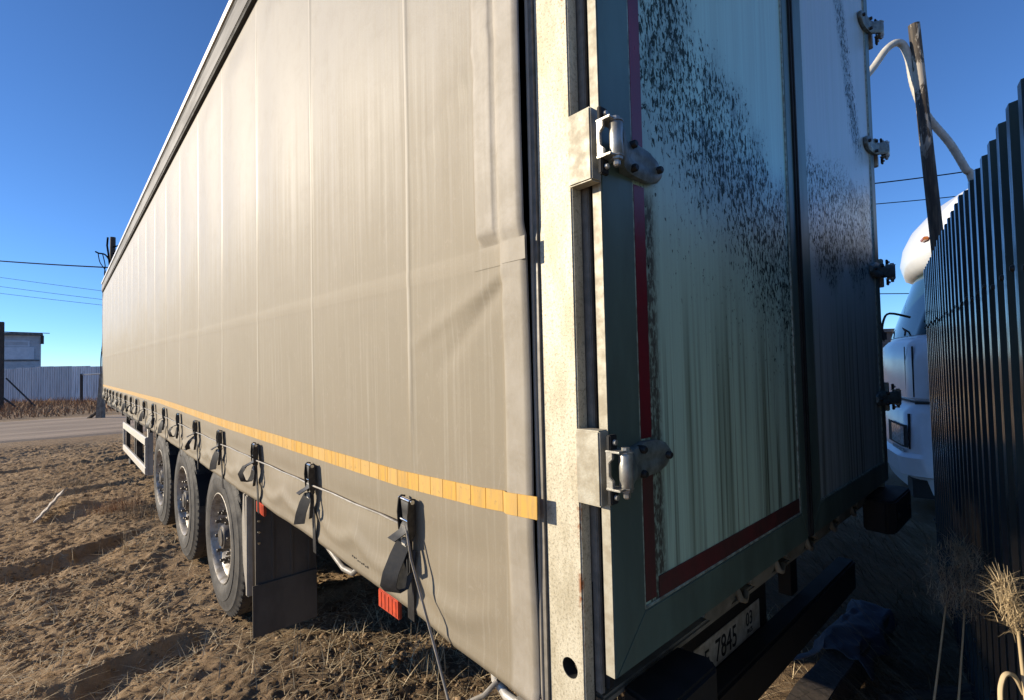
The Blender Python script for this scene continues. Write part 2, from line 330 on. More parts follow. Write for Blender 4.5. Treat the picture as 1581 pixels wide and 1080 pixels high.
M['clod'] = simple('dirt_clod', (.36, .255, .15), (.20, .132, .073), .95, 0, 9, bump=.6, bscale=80, bdist=.01, spec=.2)
M['post_dark'] = simple('dark_timber', (.07, .055, .045), (.04, .033, .028), .85, 0, 8, (6, 6, 1), .3)
M['concrete'] = simple('old_concrete_post', (.23, .20, .165), (.13, .11, .09), .9, 0, 8)
M['siding'] = simple('grey_siding', (.46, .48, .51), (.38, .40, .43), .7, 0, 3)
M['siding_pale'] = simple('pale_board', (.60, .63, .68), (.52, .55, .60), .7, 0, 4)
M['roofing'] = simple('hut_roofing', (.17, .165, .165), (.10, .10, .10), .8, 0, 5)
M['wire'] = simple('wire_black', (.006, .006, .008), None, .9, bump=0, spec=.05)
M['far_wall'] = simple('far_wall_brown', (.13, .115, .10), (.09, .08, .075), .8, 0, 2)
M['yellow'] = simple('yellow_stripe', (.55, .42, .12), None, .6)

# ------------------------------------------------------------------ ground
def rut(x, y, pts, depth, width):
    """bank that drops on the -y side of a polyline y(x)"""
    px = np.array([p[0] for p in pts]); py = np.array([p[1] for p in pts])
    d = y-np.interp(x, px, py)+.26*fbm(x*2.1, y*2.1, 5, 91, .6); depth = depth*(.45+.75*vnoise(x*1.3+7, y*1.3, 17))
    return -depth*(np.exp(-np.clip(-d, 0, 9)**2/(width**2)))*(d < 0)-depth*np.where(d >= 0, np.exp(-(d/.07)**2), 0)+.35*depth*np.exp(-((d-.22)/.16)**2)
def clodn(x, y, cell, seed, rmin=.25, rmax=.55, dens=.8):
    """rounded lumps on a jittered grid, height in units of the cell"""
    X_ = x/cell; Y_ = y/cell; xi = np.floor(X_).astype(np.int64); yi = np.floor(Y_).astype(np.int64); o = np.zeros(np.shape(x))
    def h(a, b, s_):
        n = (a*374761393+b*668265263+(seed*7+s_)*974634777) & 0x7fffffff; n = ((n ^ (n >> 13))*1274126177) & 0x7fffffff
        return ((n ^ (n >> 16)) & 0xffff)/65535.0
    for dx in (-1, 0, 1):
        for dy in (-1, 0, 1):
            a = xi+dx; b = yi+dy; r_ = rmin+(rmax-rmin)*h(a, b, 3)**2; r_ = np.where(h(a, b, 4) < dens, r_, 1e-3)
            t_ = 6.28*h(a, b, 5); ex = X_-a-h(a, b, 1); ey = Y_-b-h(a, b, 2); c_ = np.cos(t_); s_ = np.sin(t_)
            d2 = ((ex*c_+ey*s_)**2+((ey*c_-ex*s_)*1.5)**2)/r_**2
            o = np.maximum(o, np.sqrt(np.clip(1-d2, 0, 1))*r_)
    return o
def ground_h(x, y):
    road = sstep(15.3, 16.6, y+.35*fbm(x*.4, y*.4, 2, 8)); amp = 1-.9*road
    amp = amp*(1-.0*x)
    h = .035*fbm(x*.8, y*.8, 3, 1)+.014*fbm(x*3.1, y*3.1, 3, 2)+.016*fbm(x*9, y*9, 3, 3)+.014*fbm(x*30, y*30, 3, 4, .65)
    rd = fbm(x*1.7-y*.35, y*4.2, 3, 5); h = h+.036*np.abs(rd)-.014
    w_ = .25+.75*sstep(-.3, .4, fbm(x*1.3, y*1.9, 3, 12)); wx = x+.02*fbm(x*20, y*20, 2, 13); wy = y+.02*fbm(x*20, y*20, 2, 14)
    h = h+w_*(.30*.13*clodn(wx, wy, .13, 21, .12, .45, .35)+.5*.06*clodn(wx, wy, .06, 22, .15, .6, .75))+.5*.036*clodn(wx, wy, .036, 23, .15, .6, .6)*(.35+.65*w_)
    near = np.exp(-((x+.2)/3.2)**2)
    h = h+rut(x, y, [(-6, 5.2), (-1.1, 5.28), (-.5, 5.6), (.1, 6.2), (.8, 6.8), (3, 8)], .085, .26)*near
    h = h+rut(x, y, [(-6, 2.75), (-.7, 2.80), (-.3, 2.95), (.25, 3.0), (2.0, 2.85), (4, 3)], .065, .24)*near
    h = h+rut(x, y, [(-6, 8.6), (-1, 8.7), (.3, 9.4), (3, 10.5)], .035, .25)*near
    h = h+rut(x, y, [(-6, 11.6), (-1, 12.0), (1.5, 12.6), (3, 13)], .04, .4)
    h = h*amp
    for wy in (3.27, 4.65, 6.03):     # tyres have settled flat pads
        m = np.exp(-((x-.25)/.34)**4-((y-wy)/.36)**4); h = h*(1-m)+m*(-.012)
    back = sstep(.9, -.2, y)*sstep(.6, 2.2, x); h = h+back*(.06*fbm(x*1.5, y*1.5, 3, 33))
    h = h+.10*sstep(26, 30, y+.0*x)*(1-sstep(60, 90, y))*(1+fbm(x*.3, y*.3, 2, 55))*.6
    return h-.02*(1-road)
def graded(segs):
    out = []
    for a, b, s in segs: out.append(np.arange(a, b, s))
    return np.concatenate(out)
far = np.array([1, 2, 4, 7, 12, 20, 35, 60, 110, 200, 400, 800.])
gx = np.concatenate([(-9-far)[::-1], graded([(-9, -4.5, .18), (-4.5, -2.4, .05), (-2.4, 2.8, .018), (2.8, 7, .05), (7, 14, .3)]), 14+far])
gy = np.concatenate([(-3-far)[::-1], graded([(-3, -1.3, .15), (-1.3, 1.2, .035), (1.2, 8, .018), (8, 17, .035), (17, 32, .12), (32, 70, .6)]), 70+far])
GX, GY = np.meshgrid(gx, gy); GZ = ground_h(GX, GY)
nx, ny = len(gx), len(gy)
ii = (np.arange(ny-1)[:, None]*nx+np.arange(nx-1)[None]).ravel(); GF = np.stack([ii, ii+1, ii+nx+1, ii+nx], 1)
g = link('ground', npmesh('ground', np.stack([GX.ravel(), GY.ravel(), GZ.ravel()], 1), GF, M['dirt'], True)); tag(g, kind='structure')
# packed road crossing behind the field
rx = np.arange(-60, 60, .6); rvv = np.linspace(0, 1, 26); RX, RV = np.meshgrid(rx, rvv)
RY = 17.0+RV*8.6-.06*RX+.25*fbm(RX*.3, RV*3, 2, 21)*(1-RV)
RZ = ground_h(RX, RY)+.035+.035*np.abs(fbm(RX*.08, RY*2.0, 3, 61))*np.sin(math.pi*RV); RZ = np.where((RV < .01) | (RV > .99), RZ-.12, RZ)
n2 = len(rx); i2 = (np.arange(len(rvv)-1)[:, None]*n2+np.arange(n2-1)[None]).ravel()
rd = link('road', npmesh('road', np.stack([RX.ravel(), RY.ravel(), RZ.ravel()], 1), np.stack([i2, i2+1, i2+n2+1, i2+n2], 1), M['road'], True)); tag(rd, kind='structure')
def gz(x, y): return float(ground_h(np.array([float(x)]), np.array([float(y)]))[0])

# ------------------------------------------------------------------ semi-trailer
L = 14.49; TOP = 3.82; XR = 2.50
TR = empty('semi_trailer', (0, 0, 0))
tag(TR, 'dusty beige curtain-sided semi-trailer with grimy pale rear doors standing on the dirt', 'trailer')
def hem_z(y): return np.interp(y, [0, .15, .42, .62, 1.35, 2.73, 6.4, 10.6, L], [.905, .915, .924, .94, .963, .984, 1.03, 1.07, 1.106])
def yel_z(y): return np.interp(y, [0, .1, .3, .68, 1.6, 2.85, 5.5, 13.4, L], [1.345, 1.343, 1.328, 1.314, 1.318, 1.33, 1.371, 1.41, 1.415])
BY = [.622+.748*k for k in range(19)]
def curt_x(y, z):
    y = np.asarray(y, float); z = np.asarray(z, float)
    pp = np.abs(((y-.622+.374) % .748)-.374)              # distance to nearest strap line
    yz = yel_z(y); hz = hem_z(y); upper = sstep(yz-.02, yz+.25, z)
    o = np.full(y.shape, .014)
    o += upper*(.0045*np.exp(-(pp/.011)**2)+.010*np.sin(np.clip(pp/.374, 0, 1)*math.pi/2)**2*sstep(1.4, 2.2, z))
    o += .0011*np.exp(-((z-1.895-.012*y)/.022)**4)*sstep(.05, .2, y)
    o += .006*fbm(y*1.1, z*.9, 3, 41)+.0016*fbm(y*6, z*3, 3, 42)
    # tension pocket at the rear end above the band
    pk = sstep(.283, .268, y)*sstep(1.925, 1.950, z); o += .018*pk*(1-.45*np.exp(-((y-.196)/.006)**2))
    o += .011*sstep(.203, .193, y)*(1-pk)*sstep(1.0, 1.3, z)
    # slack diagonal folds running from the band end
    for (y0, z0, y1, z1, a, w) in ((.16, 1.865, .62, 1.70, .005, .018), (.17, 1.85, .48, 1.63, -.005, .020), (.20, 2.44, .62, 2.20, .004, .012), (.19, 2.40, .55, 2.14, -.004, .016)):
        dx, dz = y1-y0, z1-z0; ln = math.hypot(dx, dz); t = ((y-y0)*dx+(z-z0)*dz)/ln/ln; d = ((y-y0)*-dz+(z-z0)*dx)/ln
        o += a*np.exp(-(d/w)**2)*sstep(-.05, .1, t)*sstep(1.15, .6, t)
    # valance: drawn in by the straps, slack between, with a long soft roll above the hem
    v = np.clip((yz-.03-z)/(yz-.03-hz), 0, 1)
    c = .5+.5*np.cos(2*math.pi*pp/.748)
    o += sstep(.25, .8, y)*(v*(1-.75*sstep(.7, 1, v))*(-.012*c+.011*(1-c)))+.010*sstep(.15, .5, y)*np.exp(-((v-.62-.16*np.sin(pp/.374*math.pi)+.05*fbm(y*.9, z*0, 2, 5))/.07)**2)*(v > 0)
    o += -.009*sstep(.15, .5, y)*np.exp(-((v-.30)/.12)**2)*(v > 0)*(1-c)
    o += .004*v*fbm(y*4.2, z*5, 3, 44)+.004*np.exp(-((v-.96)/.03)**2)
    o += -.007*sstep(.124, .118, y)                          # rear hem turns in
    tp = sstep(3.35, 3.56, z); o = o*(1-tp)+.014*tp
    return -o
ys = set(np.round(np.concatenate([np.arange(.118, .34, .008), np.arange(.34, 2.0, .022), np.arange(2.0, 5, .045), np.arange(5, L, .11), [L]]), 4))
for b in BY:
    for d in (-.03, -.018, -.011, -.006, 0, .006, .011, .018, .03):
        if .12 < b+d < L: ys.add(round(b+d, 4))
cy = np.array(sorted(ys)); cv = np.concatenate([np.linspace(0, .185, 30), np.linspace(.19, .48, 56), np.linspace(.49, 1, 40)])
CY, CV = np.meshgrid(cy, cv); CZ = hem_z(CY)+CV*(3.58-hem_z(CY)); CX = curt_x(CY, CZ)
nc = len(cy); ic = (np.arange(len(cv)-1)[:, None]*nc+np.arange(nc-1)[None]).ravel()
V1 = np.stack([CX.ravel(), CY.ravel(), CZ.ravel()], 1); F1 = np.stack([ic, ic+nc, ic+nc+1, ic+1], 1)
V2 = V1.copy(); V2[:, 0] += .004; F2 = F1[:, ::-1]+len(V1)
hb = np.arange(nc-1); F3 = np.stack([hb, hb+1, hb+1+len(V1), hb+len(V1)], 1)
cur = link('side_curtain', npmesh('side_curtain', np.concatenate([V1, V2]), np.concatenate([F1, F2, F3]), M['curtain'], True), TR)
def cx1(y, z): return float(curt_x(np.array([float(y)]), np.array([float(z)]))[0])
# wrapped rear tension pole of the curtain + narrow channels beside it
MB().tube([(-.006, .1145, z) for z in np.linspace(.93, 3.6, 20)], .0045, 10).build('curtain_pole', M['curtain'], TR, 60)
# band end patch
bp = MB(); zz0, zz1 = 1.872, 1.922
bp.add([(cx1(max(y, .125), z)-.0012, y, z) for y in np.linspace(.112, .30, 9) for z in (zz0, zz1)], [(2*i, 2*i+1, 2*i+3, 2*i+2) for i in range(8)])
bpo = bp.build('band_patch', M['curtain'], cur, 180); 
# yellow conspicuity tape: single cells near, one strip beyond
def tape_cell(mb, a, b, h=.024):
    n = 3; vs_ = []
    for k in range(n+1):
        y = a+(b-a)*k/n; zc = float(yel_z(np.array([y]))[0])
        for dz in (-h, h): 
            for o in (.0005, .0032): vs_.append((cx1(max(y, .13), zc+dz)-o, y, zc+dz))
    F = []
    for k in range(n):
        i = k*4; F += [(i+1, i+3, i+7, i+5), (i, i+1, i+5, i+4), (i+2, i+6, i+7, i+3)]
    F += [(0, 2, 3, 1), (n*4, n*4+1, n*4+3, n*4+2)]
    mb.add(vs_, F)
yy = .094; k = 0
while yy < 5.4:
    mb = MB(); w = .062*(1+.04*random.uniform(-1, 1)); tape_cell(mb, yy+.0011, yy+w-.0011); mb.build('tape_cell', M['tape'], TR); yy += w
mb = MB()
while yy < L-.1: tape_cell(mb, yy+.002, yy+.06); yy += .062
tag(mb.build('tape_strip', M['tape'], TR), kind='stuff')
# roof edge
MB().box(-.042, .03, .10, L, 3.60, 3.722).build('roof_rail', M['rail'], TR, None, .004)
MB().box(-.036, .05, .10, L, 3.580, 3.80).build('rail_shadow_strip', M['black'], TR)  # black box stands in for the shadow gaps above and below the rail
MB().prism([(-.046, 3.768), (.10, 3.768), (.10, 3.82), (-.036, 3.82), (-.050, 3.80)], 1, .02, L+.02).build('roof_lip', M['lip'], TR)
MB().box(.05, XR, .02, L, 3.70, 3.79).build('roof', M['rail'], TR)
MB().box(.02, XR-.01, L-.06, L-.002, 1.0, 3.75).build('front_wall', M['rail'], TR)
MB().tube([(.0, L-.02, z) for z in np.linspace(1.1, 3.72, 6)], .03, 10).build('front_post', M['rail'], TR, 60)
MB().box(XR-.02, XR+.005, .12, L-.06, 1.0, 3.7).build('far_curtain', M['curtain'], TR)
MB().box(.06, XR-.06, .10, L-.08, 1.02, 1.16).build('load_floor', M['chassis'], TR)
for x in (.72, 1.72): MB().box(x-.06, x+.06, .5, L-1.2, .62, 1.02).build('chassis_beam', M['chassis'], TR)
for y in np.arange(.9, 13, 1.2): MB().box(.05, XR-.05, y-.03, y+.03, .93, 1.02).build('cross_member', M['chassis'], TR)
MB().box(.06, .10, .30, L-.1, .96, 1.02).build('floor_edge', M['chassis'], TR)
# rear corner post with its drilled hole
def cut(mb, cutter, name, mat, bevel=.004):
    a = link(name, mb.mesh(name, mat, None, bevel)); c = link('cutter', cutter.mesh('cutter', None))
    md = a.modifiers.new('b', 'BOOLEAN'); md.object = c; md.solver = 'EXACT'
    dg = bpy.context.evaluated_depsgraph_get(); me = bpy.data.meshes.new_from_object(a.evaluated_get(dg)); a.modifiers.clear(); a.data = me
    bpy.data.objects.remove(c); return a
post = cut(MB().box(0, .032, .003, .099, .78, 3.74), MB().lathe([(-.05, .0205), (.06, .0205)], 0, 32, (0, .041, 1.026)), 'corner_post', M['post'], .003); post.parent = TR
MB().box(.0325, .0335, .003, .098, .85, 1.2).build('hole_shade_back', M['black'], post)  # black sheet added to paint the shade at the back of the hole
MB().lathe([(.001, .0204), (.0315, .0204), (.0315, .0194), (.001, .0194)], 0, 32, (0, .041, 1.026), True).build('hole_shade_ring', M['black'], post, 40)  # black ring paints shade over the sunlit wall of the hole
MB().lathe([(.032, .010), (.016, .010), (.013, .008)], 0, 12, (0, .031, 1.028)).build('bolt', M['chrome'], post, 40)
MB().box(-.006, .03, .0995, .1125, .80, 3.7).build('post_channel', M['sealgrey'], post)
MB().box(XR-.035, XR, .003, .10, .78, 3.74).build('corner_post', M['post'], TR, None, .003)
MB().box(.032, XR-.035, .02, .10, 3.60, 3.76).build('rear_header', M['frame'], TR, None, .004)
# rubber seals in the gap
MB().box(.034, .046, -.012, .02, .98, 3.68).build('door_seal', M['sealgrey'], TR, None, .002)
MB().box(.047, .060, -.022, .02, .99, 3.68).build('door_seal', M['seal'], TR)
MB().box(.034, XR-.04, .021, .05, .96, 3.68).build('door_backing', M['seal'], TR)
# rear doors
def door(x0, x1, z0, z1, mat, left):
    d = empty('rear_door', (-.022, -.018, 0), 0, TR)
    yb, yf = -.008, -.030; st = .108; sb = .096
    f = MB(); pl0, pl1 = x0+st, x1-(.055 if left else .07); zb = z0+sb
    # mitred frame
    f.hexa([(x0, yf, z0), (x0+st, yf, z0+sb), (x0+st, yb, z0+sb), (x0, yb, z0)], [(x0, yf, z1), (x0+st, yf, z1-sb), (x0+st, yb, z1-sb), (x0, yb, z1)])
    f.build('door_stile', M['frame'], d, None, .0018)
    f = MB(); f.hexa([(pl1, yf, z0+sb), (x1, yf, z0), (x1, yb, z0), (pl1, yb, z0+sb)], [(pl1, yf, z1-sb), (x1, yf, z1), (x1, yb, z1), (pl1, yb, z1-sb)]); f.build('door_stile', M['frame'], d, None, .0018)
    f = MB(); f.hexa([(x0+.001, yf, z0), (x1-.001, yf, z0), (x1-.001, yb, z0), (x0+.001, yb, z0)], [(x0+st, yf, zb), (pl1, yf, zb), (pl1, yb, zb), (x0+st, yb, zb)]); f.build('door_rail', M['frame'], d, None, .0018)
    f = MB(); f.hexa([(x0+st, yf, z1-sb), (pl1, yf, z1-sb), (pl1, yb, z1-sb), (x0+st, yb, z1-sb)], [(x0+.001, yf, z1), (x1-.001, yf, z1), (x1-.001, yb, z1), (x0+.001, yb, z1)]); f.build('door_rail', M['frame'], d, None, .0018)
    MB().box(pl0+.0005, pl1-.0005, -.024, yb, zb+.0005, z1-sb-.0005).build('door_panel', mat, d)
    if left: MB().box(x0-.0022, x0-.0003, yf+.0015, yb, z0+.002, z1-.002).build('door_edge', M['bracket'], d)
    # bead between frame and panel
    b = MB()
    for q in ([(pl0+.003, -.0255, zb+.003), (pl0+.003, -.0255, z1-sb-.003)], [(pl0+.003, -.0255, zb+.003), (pl1-.003, -.0255, zb+.003)], [(pl1-.003, -.0255, zb+.003), (pl1-.003, -.0255, z1-sb-.003)]): b.tube(q, .0035, 6)
    b.build('panel_bead', M['bead'], d, 60)
    return d
ZD = 1.026
DL = door(.056, 1.160, ZD, 3.66, M['doorL'], True); DR = door(1.190, 2.350, ZD, 3.66, M['doorR'], False)
MB().box(1.158, 1.172, -.036, -.006, ZD+.004, 3.65).build('meeting_seal', M['seal'], DL, None, .003)
MB().box(1.176, 1.192, -.038, -.006, ZD+.004, 3.65).build('meeting_seal', M['seal'], DR, None, .003)
# red tape: on the left leaf's panel edge and along its foot
for (a, b, m) in ((1.480, 2.030, 'redtape'), (2.108, 2.665, 'redtape'), (2.742, 3.3, 'redtape'), (1.135, 1.400, 'redtape_low')):
    MB().box(.1655+.008, .1655+.048, -.0262, -.0241, a, b).build('red_tape', M[m], DL)
MB().box(.226, 1.098, -.0262, -.0241, 1.128, 1.174).build('red_tape', M['redtape_low'], DL)
# hinges
def hinge(z, left):
    s = 1 if left else -1; ox = 0 if left else 2.392
    h = empty('door_hinge', (0, 0, 0), 0, TR)
    sh = 0.0
    def X(v): return ox+s*(v+sh)
    def bx(mb, x0, x1, y0, y1, z0, z1): a, b = sorted((X(x0), X(x1))); return mb.box(a, b, y0, y1, z0, z1)
    bx(MB(), -.006, .026, -.054, .006, z-.073, z+.073).build('bracket', M['bracket'], h, None, .003)
    sh = -.012; Y0 = -.016
    for q in (z-.066, z+.036): bx(MB(), .010, .034, -.060, -.051, q, q+.030).build('bolt_lug', M['black'], h, None, .002)
    for zz in (z-.052, z+.052): MB().lathe([(-.062, .006), (-.067, .005)], 1, 10, (X(.022), 0, zz)).build('bolt', M['steel'], h)
    # clevis with notched web
    m = MB(); yv = (-.051, -.090)
    poly = [(-.051, z-.036), (-.066, z-.036), (-.066, z-.020), (-.058, z-.012), (-.058, z+.014), (-.066, z+.022), (-.066, z+.036), (-.051, z+.036)]
    a, b = sorted((X(.008), X(.016))); m.prism(poly, 0, a, b)
    for zz in (z-.037, z+.034): bx(m, .006, .048, -.084, -.051, zz, zz+.004)
    m.build('clevis', M['steel'], h, None, .001)
    bxm = X(.034)
    MB().lathe([(z-.0325, .0125), (z-.031, .0135), (z+.031, .0135), (z+.0325, .0125)], 2, 20, (bxm, -.078, 0)).build('barrel', M['steel'], h, 40)
    m = MB(); m.lathe([(z-.054, .005), (z-.051, .0075), (z-.042, .0075), (z-.041, .012), (z-.036, .0125), (z-.0345, .0145), (z-.0325, .0145)], 2, 6, (bxm, -.078, 0)); m.build('pin_nut', M['steel'], h, 30)
    m = MB(); m.lathe([(z+.0325, .0155), (z+.035, .0155), (z+.036, .009), (z+.043, .0085)], 2, 8, (bxm, -.078, 0)); m.build('pin_head', M['steel'], h, 30)
    # pressed arm over the door
    prof = [(.040, -.085, .030, .030), (.060, -.078, .030, .030), (.085, -.060, .026, .034), (.110, -.050, .028, .036), (.150, -.045, .036, .037), (.205, -.042, .034, .036), (.240, -.040, .024, .028), (.258, -.036, .012, .016)]
    V = []; F = []; nn = 9
    for (xx, yv_, up_, dn) in prof:
        for k in range(nn):
            t = k/(nn-1); zz = z-dn+(up_+dn)*t; crown = -.007*math.sin(math.pi*t)**.6+.006*math.exp(-((t-.48)/.10)**2)*(1 if .09 < xx < .24 else 0)
            V.append((X(xx), yv_+crown, zz))
    off = len(V)
    for (xx, yv_, up_, dn) in prof:
        for k in range(nn): t = k/(nn-1); V.append((X(xx), max(yv_+.014, -.072) if xx < .09 else -.0305, z-dn+(up_+dn)*t))
    for i in range(len(prof)-1):
        for k in range(nn-1):
            a = i*nn+k; F.append((a, a+1, a+nn+1, a+nn)); F.append((off+a, off+a+nn, off+a+nn+1, off+a+1))
        a = i*nn; F.append((a, a+nn, off+a+nn, off+a)); a = i*nn+nn-1; F.append((a, off+a, off+a+nn, a+nn))
    for e in (0, (len(prof)-1)*nn):
        for k in range(nn-1): F.append((e+k, e+k+1, off+e+k+1, off+e+k))
    MB().add(V, F).build('arm', M['armsteel'], h, 50)
    for (xx, dz, yv_) in ((.128, .024, -.056), (.128, -.026, -.056), (.236, -.002, -.050)): MB().lathe([(yv_+.012, .0085), (yv_-.004, .0085), (yv_-.007, .006)], 1, 10, (X(xx), 0, z+dz)).build('bolt', M['bolt'], h, 40)
    for c_ in [c for c in h.children if not c.name.startswith('bracket')]: c_.location.y = Y0
for zz in (1.441, 2.074, 2.706, 3.338): hinge(zz, True); hinge(zz, False)
# rear sill with cut-outs, plate, bumpers
m = MB(); m.box(.10, XR-.10, .062, .10, .895, .99); m.build('rear_sill', M['chassis'], TR, None, .004)
SILL = simple('dirty_sill', (.30, .285, .235), (.16, .15, .12), .65, 0, 9)
for x in np.arange(.62, 2.3, .30):
    m = MB(); m.prism([(x-.10, .975), (x+.10, .975), (x+.10, .950), (x+.055, .926), (x-.055, .926), (x-.10, .950)], 1, .018, .060); m.build('sill_plate', SILL, TR, None, .004)
    m = MB(); m.tube([(x+.12, .030, .96), (x+.13, .022, .925), (x+.16, .022, .912), (x+.19, .03, .925)], .010, 6); m.build('lashing_hook', SILL, TR, 60)
m = MB(); m.box(.10, XR-.10, .034, .075, .900, .922); m.build('sill_beam', SILL, TR, None, .006)
plate = MB().box(.765, 1.285, .186, .189, .588, .700).build('licence_plate', M['plate'], TR, None, .001); plate['label'] = 'white licence plate with black characters E7845 03'
MB().box(.70, 1.36, .190, .21, .56, .90).build('plate_carrier', M['black'], TR)
def text(s, size, x, z, y, parent, sx=1.0, name='plate_lettering', mat='ink'):
    c = bpy.data.curves.new('t', 'FONT'); c.body = s; c.size = size; c.extrude = .0006; c.align_x = 'LEFT'
    o = bpy.data.objects.new('t', c); COL.objects.link(o); dg = bpy.context.evaluated_depsgraph_get(); dg.update()
    me = bpy.data.meshes.new_from_object(o.evaluated_get(dg)); bpy.data.objects.remove(o)
    me.materials.clear(); me.materials.append(M[mat]); me.transform(Matrix.Diagonal((sx, 1, 1, 1)))
    return link(name, me, parent, (x, y, z), (R(90), 0, 0))
text('AE', .085, .782, .612, .1848, plate, .82); text('7845', .108, .905, .604, .1848, plate, .80); text('03', .072, 1.155, .634, .1848, plate, .85); text('RUS', .026, 1.165, .604, .1848, plate, 1.0)
MB().box(.30, 2.28, .10, .18, .45, .60).build('underrun_bar', M['black'], TR, None, .01)
for x in (.7, 1.75): MB().box(x-.04, x+.04, .215, .27, .56, .90).build('underrun_bracket', M['black'], TR)
def buffer(x0, x1, y0, z0, z1):
    b = MB().prism([(x0+.015, .03), (x1-.015, .03), (x1, y0+.03), (x1-.03, y0), (x0+.03, y0), (x0, y0+.03)], 2, z0, z1).build('rubber_buffer', M['black'], TR, None, .008)
    for xx in (x0+.09, x1-.09): MB().lathe([(y0+.004, .016), (y0-.004, .016), (y0-.008, .011)], 1, 10, (xx, 0, (z0+z1)/2)).build('bolt', M['bolt'], b)
buffer(.145, .405, -.085, .77, .925); buffer(2.14, 2.56, -.10, .80, .955)
MB().box(.10, .40, -.060, .06, .60, .755).build('lamp_box', M['chassis'], TR, None, .006)
MB().prism([(.105, .70), (.24, .70), (.24, .755), (.105, .762)], 1, -.075, -.061).build('lamp_bracket', M['steel'], TR, None, .002)
m = MB()
for q in range(5): m.box(.14+q*.045, .175+q*.045, -.066, -.0605, .64, .70)
m.build('tail_lamp', M['redtape_low'], TR)
# wheels
def lathe_mesh(name, prof, mat, seg=64, closed=False, ang=35): return MB().lathe(prof, 0, seg, (0, 0, 0), closed).mesh(name, M[mat], ang)
RW = .515
side_prof = [(.045, .292), (.012, .300), (.004, .318), (-.006, .345), (-.008, .372), (-.005, .400), (-.0055, .404), (-.001, .408), (.004, .445), (.010, .466), (.009, .470), (.016, .478), (.024, .494), (.030, .508), (.040, RW), (.070, RW+.001), (.30, RW+.001), (.33, RW), (.345, .49), (.36, .44), (.365, .38), (.35, .32), (.32, .292)]
tyre_me = lathe_mesh('tyre', side_prof, 'rubber', 72, True)
# tread grooves: flush black bands, with the recess shade put into the colour
rim_prof = [(.050, .287), (.016, .300), (.004, .303), (.002, .297), (.012, .288), (.030, .281), (.050, .277), (.060, .264), (.075, .254), (.090, .240), (.092, .215), (.084, .190), (.080, .150), (.082, .098), (.30, .112), (.30, .275), (.06, .285)]
rim_me = lathe_mesh('rim', rim_prof, 'rim', 64, True)
hub_prof = [(.13, .100), (.070, .098), (.066, .090), (.022, .082), (.014, .074), (.012, .060), (.004, .056), (.002, .020), (.0, .0)]
hub_me = lathe_mesh('hub', hub_prof[:-1], 'hub', 32)
nut_me = MB().lathe([(.085, .022), (.076, .022), (.074, .0175), (.040, .0175), (.038, .012), (.010, .011), (.008, .007)], 0, 6).mesh('nut', M['nut'], 20)
hole_me = MB().lathe([(.1, .021), (.0835, .021)], 0, 14).mesh('hand_hole', M['black'], 40)
grv = MB()
for xx in (.10, .15, .20, .25): grv.lathe([(xx-.006, RW-.012), (xx-.006, RW+.0016), (xx+.006, RW+.0016), (xx+.006, RW-.012)], 0, 48, (0, 0, 0), True)
grv_me = grv.mesh('tread_groove', M['black'], 40)
shl = MB()
for k in range(58):
    a = 2*math.pi*k/58; c, s = math.cos(a), math.sin(a)
    for (xx, r0_, r1_) in ((.024, .486, .5165),):
        t = .019; p = lambda r, dx, d: (xx+dx, c*r-s*d, s*r+c*d)
        shl.hexa([p(r0_, -.004, -t), p(r0_, -.004, t), p(r0_, .03, t), p(r0_, .03, -t)], [p(r1_, .010, -t*.8), p(r1_, .010, t*.8), p(r1_, .04, t*.8), p(r1_, .04, -t*.8)])
shl_me = shl.mesh('shoulder_lug', M['rubber'], None)
def wheel(y, near=True, flip=False):
    w = empty('wheel', (.045 if not flip else XR-.045, y, .512), math.pi if flip else 0, TR)
    w.rotation_euler = (random.uniform(0, 6), 0, math.pi if flip else 0)
    link('tyre', tyre_me, w); link('rim', rim_me, w)
    if near:
        link('hub', hub_me, w); link('tread_groove', grv_me, w); tag(link('shoulder_lug', shl_me, w), kind='stuff')
        for k in range(10):
            a = 2*math.pi*k/10
            link('wheel_nut', nut_me, w, (0, .1675*math.cos(a), .1675*math.sin(a)))
            a += math.pi/10; link('hand_hole', hole_me, w, (0, .208*math.cos(a), .208*math.sin(a)))
for y in (3.27, 4.65, 6.03):
    wheel(y); wheel(y, False, True)
    MB().tube([(.20, y, .512), (XR-.2, y, .512)], .07, 12).build('axle', M['chassis'], TR, 60)
    MB().box(.55, .66, y-.55, y+.45, .55, .68).build('suspension_arm', M['chassis'], TR)
    # dark inner mudguard between the wheels
    a = np.linspace(.15, math.pi-.15, 12); MB().ribbon([(.26, y+.585*math.cos(t), .50+.44*math.sin(t)) for t in a], (1, 0, 0), .38, .006).build('mudguard', M['black'], TR, 60)
# tail mudguard + flap behind the rear wheel
m = MB(); m.prism([(2.525, .37), (2.575, .37), (2.64, .52), (2.66, .75), (2.63, .93), (2.60, .93), (2.585, .75), (2.565, .55)], 0, .035, .43); m.build('mudguard', M['guard'], TR, None, .004)
MB().box(.025, .060, 2.51, 2.545, .36, .935).build('guard_edge', M['guard'], TR, None, .006)
MB().box(.03, .36, 2.36, 2.375, .455, .96).build('mudflap', M['flap'], TR, None, .002)
MB().box(.012, .36, 2.348, 2.358, .195, .475).build('mudflap', M['flap'], TR, None, .002)
for x in (.12, .22, .32): MB().box(x-.006, x+.006, 2.354, 2.360, .48, .94).build('flap_rib', M['flap'], TR)
m = MB()
for k in range(4): m.lathe([(2.345, .007), (2.352, .007)], 1, 8, (.045, 0, .70+.06*k))
m.build('flap_rivet', M['chrome'], TR)
